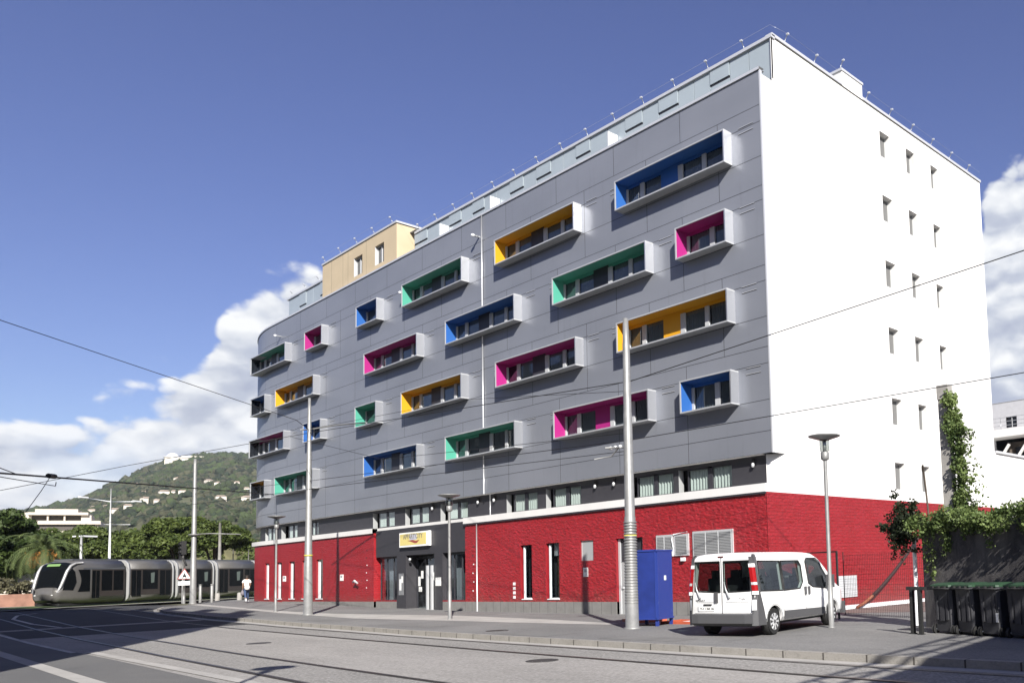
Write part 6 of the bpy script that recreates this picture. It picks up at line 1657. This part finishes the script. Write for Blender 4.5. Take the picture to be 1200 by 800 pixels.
for k in range(3): q.tube([(0, -.14, 3.42 + .27 * k), (.0, -.26, 3.42 + .27 * k)], .10, m_black, 10)
q.build('signal_head', t)
def bollard(x, y, h, r, label, group):
    q = MB(); q.lathe((0, 0, 0), [(r, -.05), (r, h - .12), (r * .8, h - .10), (r * .8, h - .07), (r * 1.05, h - .06), (r * 1.05, h), (0, h + .01)], m_gpole, 14)
    o = q.build('bollard', None, (x, y, H(x))); return tag(o, label, 'bollard', group)
bollard(-49.6, -2.55, 1.22, .10, 'slim grey bollard just right of the tall steel pole', 'grey bollards at the crossing'); bollard(-47.6, -2.45, 1.22, .10, 'slim grey bollard second from the tall steel pole', 'grey bollards at the crossing')
for (x, y, lab) in ((-53.5, -.25, 'short concrete stub bollard nearest the tall steel pole'), (-51.4, .55, 'short concrete stub bollard between the walking person and the pole'), (-47.3, 1.0, 'short concrete stub bollard beside the walking person')):
    q = MB(); q.lathe((0, 0, 0), [(.17, -.05), (.16, .5), (.10, .55), (0, .56)], m_conc, 14); tag(q.build('bollard', None, (x, y, H(x))), lab, 'bollard', 'short concrete bollards at the crossing')

# ------------------------------------------------------------------ person walking away
pr = thing('person', (-42.6, -2.0, .46), 'person in a white T-shirt and blue jeans carrying a white bag, walking on the pavement', 'person')
cd = (Vector((18.6, -23, 0)) - Vector((-42.6, -2.0, 0))).normalized(); pr.rotation_euler = (0, 0, math.atan2(cd.y, cd.x) - rad(80))
def skin(name, verts, edges, radii, m, parent, sub=2):
    me = bpy.data.meshes.new(name); me.from_pydata(verts, edges, []); o_ = bpy.data.objects.new(name, me); COL.objects.link(o_)
    o_.modifiers.new('s', 'SKIN'); sv = me.skin_vertices[0].data
    for i, r in enumerate(radii): sv[i].radius = (r, r) if not isinstance(r, tuple) else r
    sv[0].use_root = True
    ss = o_.modifiers.new('u', 'SUBSURF'); ss.levels = sub; ss.render_levels = sub
    bpy.context.view_layer.update(); dg = bpy.context.evaluated_depsgraph_get(); m2 = bpy.data.meshes.new_from_object(o_.evaluated_get(dg))
    o_.modifiers.clear(); o_.data = m2; m2.materials.clear(); m2.materials.append(m)
    for p in m2.polygons: p.use_smooth = True
    o_.parent = parent; return o_
m_skin = mat('skin', (.34, .19, .12), .6); m_shirt = mat('shirt_white', (.78, .77, .75), .85); m_jean = mat('jeans_blue', (.055, .09, .19), .85); m_hair = mat('hair_dark', (.03, .02, .015), .7); m_shoe = mat('shoe_white', (.7, .7, .7), .6)
V_ = [(0, 0, .92), (0, 0, 1.10), (0, .01, 1.32), (0, .015, 1.42), (0, 0, 1.50), (0, -.01, 1.60), (0, -.01, 1.70),
      (-.17, .01, 1.38), (-.22, -.05, 1.12), (-.20, -.20, .92), (-.19, -.27, .84), (.17, .01, 1.38), (.23, .08, 1.12), (.22, .02, .88), (.21, -.02, .80),
      (-.09, 0, .86), (-.10, -.16, .48), (-.10, -.22, .08), (-.10, -.36, .05), (.09, 0, .86), (.10, .08, .50), (.10, .34, .22), (.10, .30, .10)]
E_ = [(0, 1), (1, 2), (2, 3), (3, 4), (4, 5), (5, 6), (3, 7), (7, 8), (8, 9), (9, 10), (3, 11), (11, 12), (12, 13), (13, 14), (0, 15), (15, 16), (16, 17), (17, 18), (0, 19), (19, 20), (20, 21), (21, 22)]
R_ = [(.14, .10), (.13, .09), (.15, .10), (.12, .08), .055, (.085, .10), (.07, .08), .055, .045, .035, .03, .055, .045, .035, .03, .09, .06, .045, .035, .09, .06, .045, .035]
skin('body', V_, E_, R_, m_skin, pr)
skin('shirt', [(0, 0, .93), (0, 0, 1.12), (0, .01, 1.32), (0, .012, 1.43), (-.18, .01, 1.37), (-.225, -.03, 1.20), (.18, .01, 1.37), (.235, .05, 1.20)], [(0, 1), (1, 2), (2, 3), (3, 4), (4, 5), (3, 6), (6, 7)], [(.165, .12), (.15, .11), (.17, .12), (.11, .08), .07, .065, .07, .065], m_shirt, pr)
skin('jeans', [(0, 0, .93), (-.09, 0, .84), (-.10, -.16, .48), (-.10, -.22, .12), (.09, 0, .84), (.10, .08, .50), (.10, .33, .24)], [(0, 1), (1, 2), (2, 3), (0, 4), (4, 5), (5, 6)], [(.15, .115), .105, .075, .062, .105, .075, .06], m_jean, pr)
q = MB(); q.obox((-.10, -.30, .05), Vector((1, 0, 0)), Vector((0, 1, 0)), Vector((0, 0, 1)), .05, .13, .045, m_shoe); q.build('shoe', pr)
q = MB(); q.obox((.10, .36, .13), Vector((1, 0, 0)), Vector((0, .6, -.8)), Vector((0, .8, .6)), .05, .12, .045, m_shoe); q.build('shoe', pr)
skin('hair', [(0, .02, 1.62), (0, .03, 1.70), (0, .04, 1.56)], [(0, 1), (0, 2)], [(.095, .10), (.075, .085), .075], m_hair, pr)
q = MB(); q.lathe((.0, .16, .92), [(0, -.16), (.13, -.12), (.16, 0), (.12, .14), (0, .17)], m_shirt, 14); tag(q.build('waist_pouch', pr))
for o_ in [c for c in bpy.data.objects if c.parent == pr]: pass
bag = MB(); bag.lathe((0, 0, 0), [(0, -.18), (.11, -.15), (.13, 0), (.07, .14), (.015, .22)], m_skin if 0 else mat('bag_grey', (.25, .22, .24), .8), 12)
tag(bag.build('shopping_bag', None, (-42.83, -2.15, 1.05)), 'small grey bag in the hand of the walking person', 'bag')

# ------------------------------------------------------------------ air
hz = MB(); hz.box(-2600, 450, -1500, 1500, -70, 260, m_wire); hzo = hz.build('haze'); tag(hzo, 'thin summer haze in the air around the whole street', 'haze', kind='stuff')
mh = bpy.data.materials.new('haze_air'); mh.use_nodes = True; T = NT(mh.node_tree); T.n.clear()
pvn = T.new('ShaderNodeVolumePrincipled'); pvn.inputs['Density'].default_value = .00010; pvn.inputs['Color'].default_value = (.80, .87, .97, 1); pvn.inputs['Anisotropy'].default_value = .2
T.l.new(pvn.outputs[0], T.new('ShaderNodeOutputMaterial').inputs['Volume']); hzo.data.materials.clear(); hzo.data.materials.append(mh)

# ------------------------------------------------------------------ overall reflectance: keep paints at real world values under the stronger sun
KEEP = {'painted_white': .95, 'van_white': .95, 'white_paper': .95, 'sign_white': 1, 'warm_white_render': .85, 'villa_wall': .95, 'shirt_white': .95, 'lantern_glass': 1, 'window_glass': 1, 'van_glass': 1,
        'curtain_pale': .42, 'curtain_grey': 1.0, 'sign_yellow': .9, 'cream_block': .85, 'rail_steel': .8, 'pine_needles': .62, 'dark_foliage': .62, 'ivy_leaves': .75, 'palm_leaf': .8, 'grey_cladding': .84, 'wood_green': .54, 'wood_dark': .54, 'wood_olive': .54, 'shade_darkened_asphalt': .42, 'light_road': .80, 'track_concrete': .82, 'pavement_asphalt': .69, 'kerb_stone': .62, 'pale_dust': .74, 'red_rock_face': .84, 'red_smooth_brick': .78, 'blue_grey_panel': 1.0, 'sand_cladding': .85, 'louvre_grey': 1.1, 'plinth_tile': .95, 'galvanised_steel': .62, 'box_side_satin': 1, 'box_frame_metal': .9, 'coping_metal': .95, 'liner_green': .62, 'liner_pink': .55, 'liner_blue': .55, 'liner_orange': .72, 'white_render': .78}  # asphalt of the shadowed road scaled low to deepen its shade
for name_, m_ in MATS.items():
    k_ = KEEP.get(name_, .66)
    if 'glass' in name_: continue
    for n_ in m_.node_tree.nodes:
        if n_.type in ('BSDF_PRINCIPLED', 'BSDF_TRANSLUCENT', 'TEX_BRICK', 'MIX'):
            for i_ in n_.inputs:
                if i_.type == 'RGBA' and not i_.is_linked and i_.enabled and i_.name in ('Base Color', 'Color', 'A', 'B', 'Color1', 'Color2', 'Mortar'):
                    c_ = i_.default_value; i_.default_value = (c_[0] * k_, c_[1] * k_, c_[2] * k_, 1)
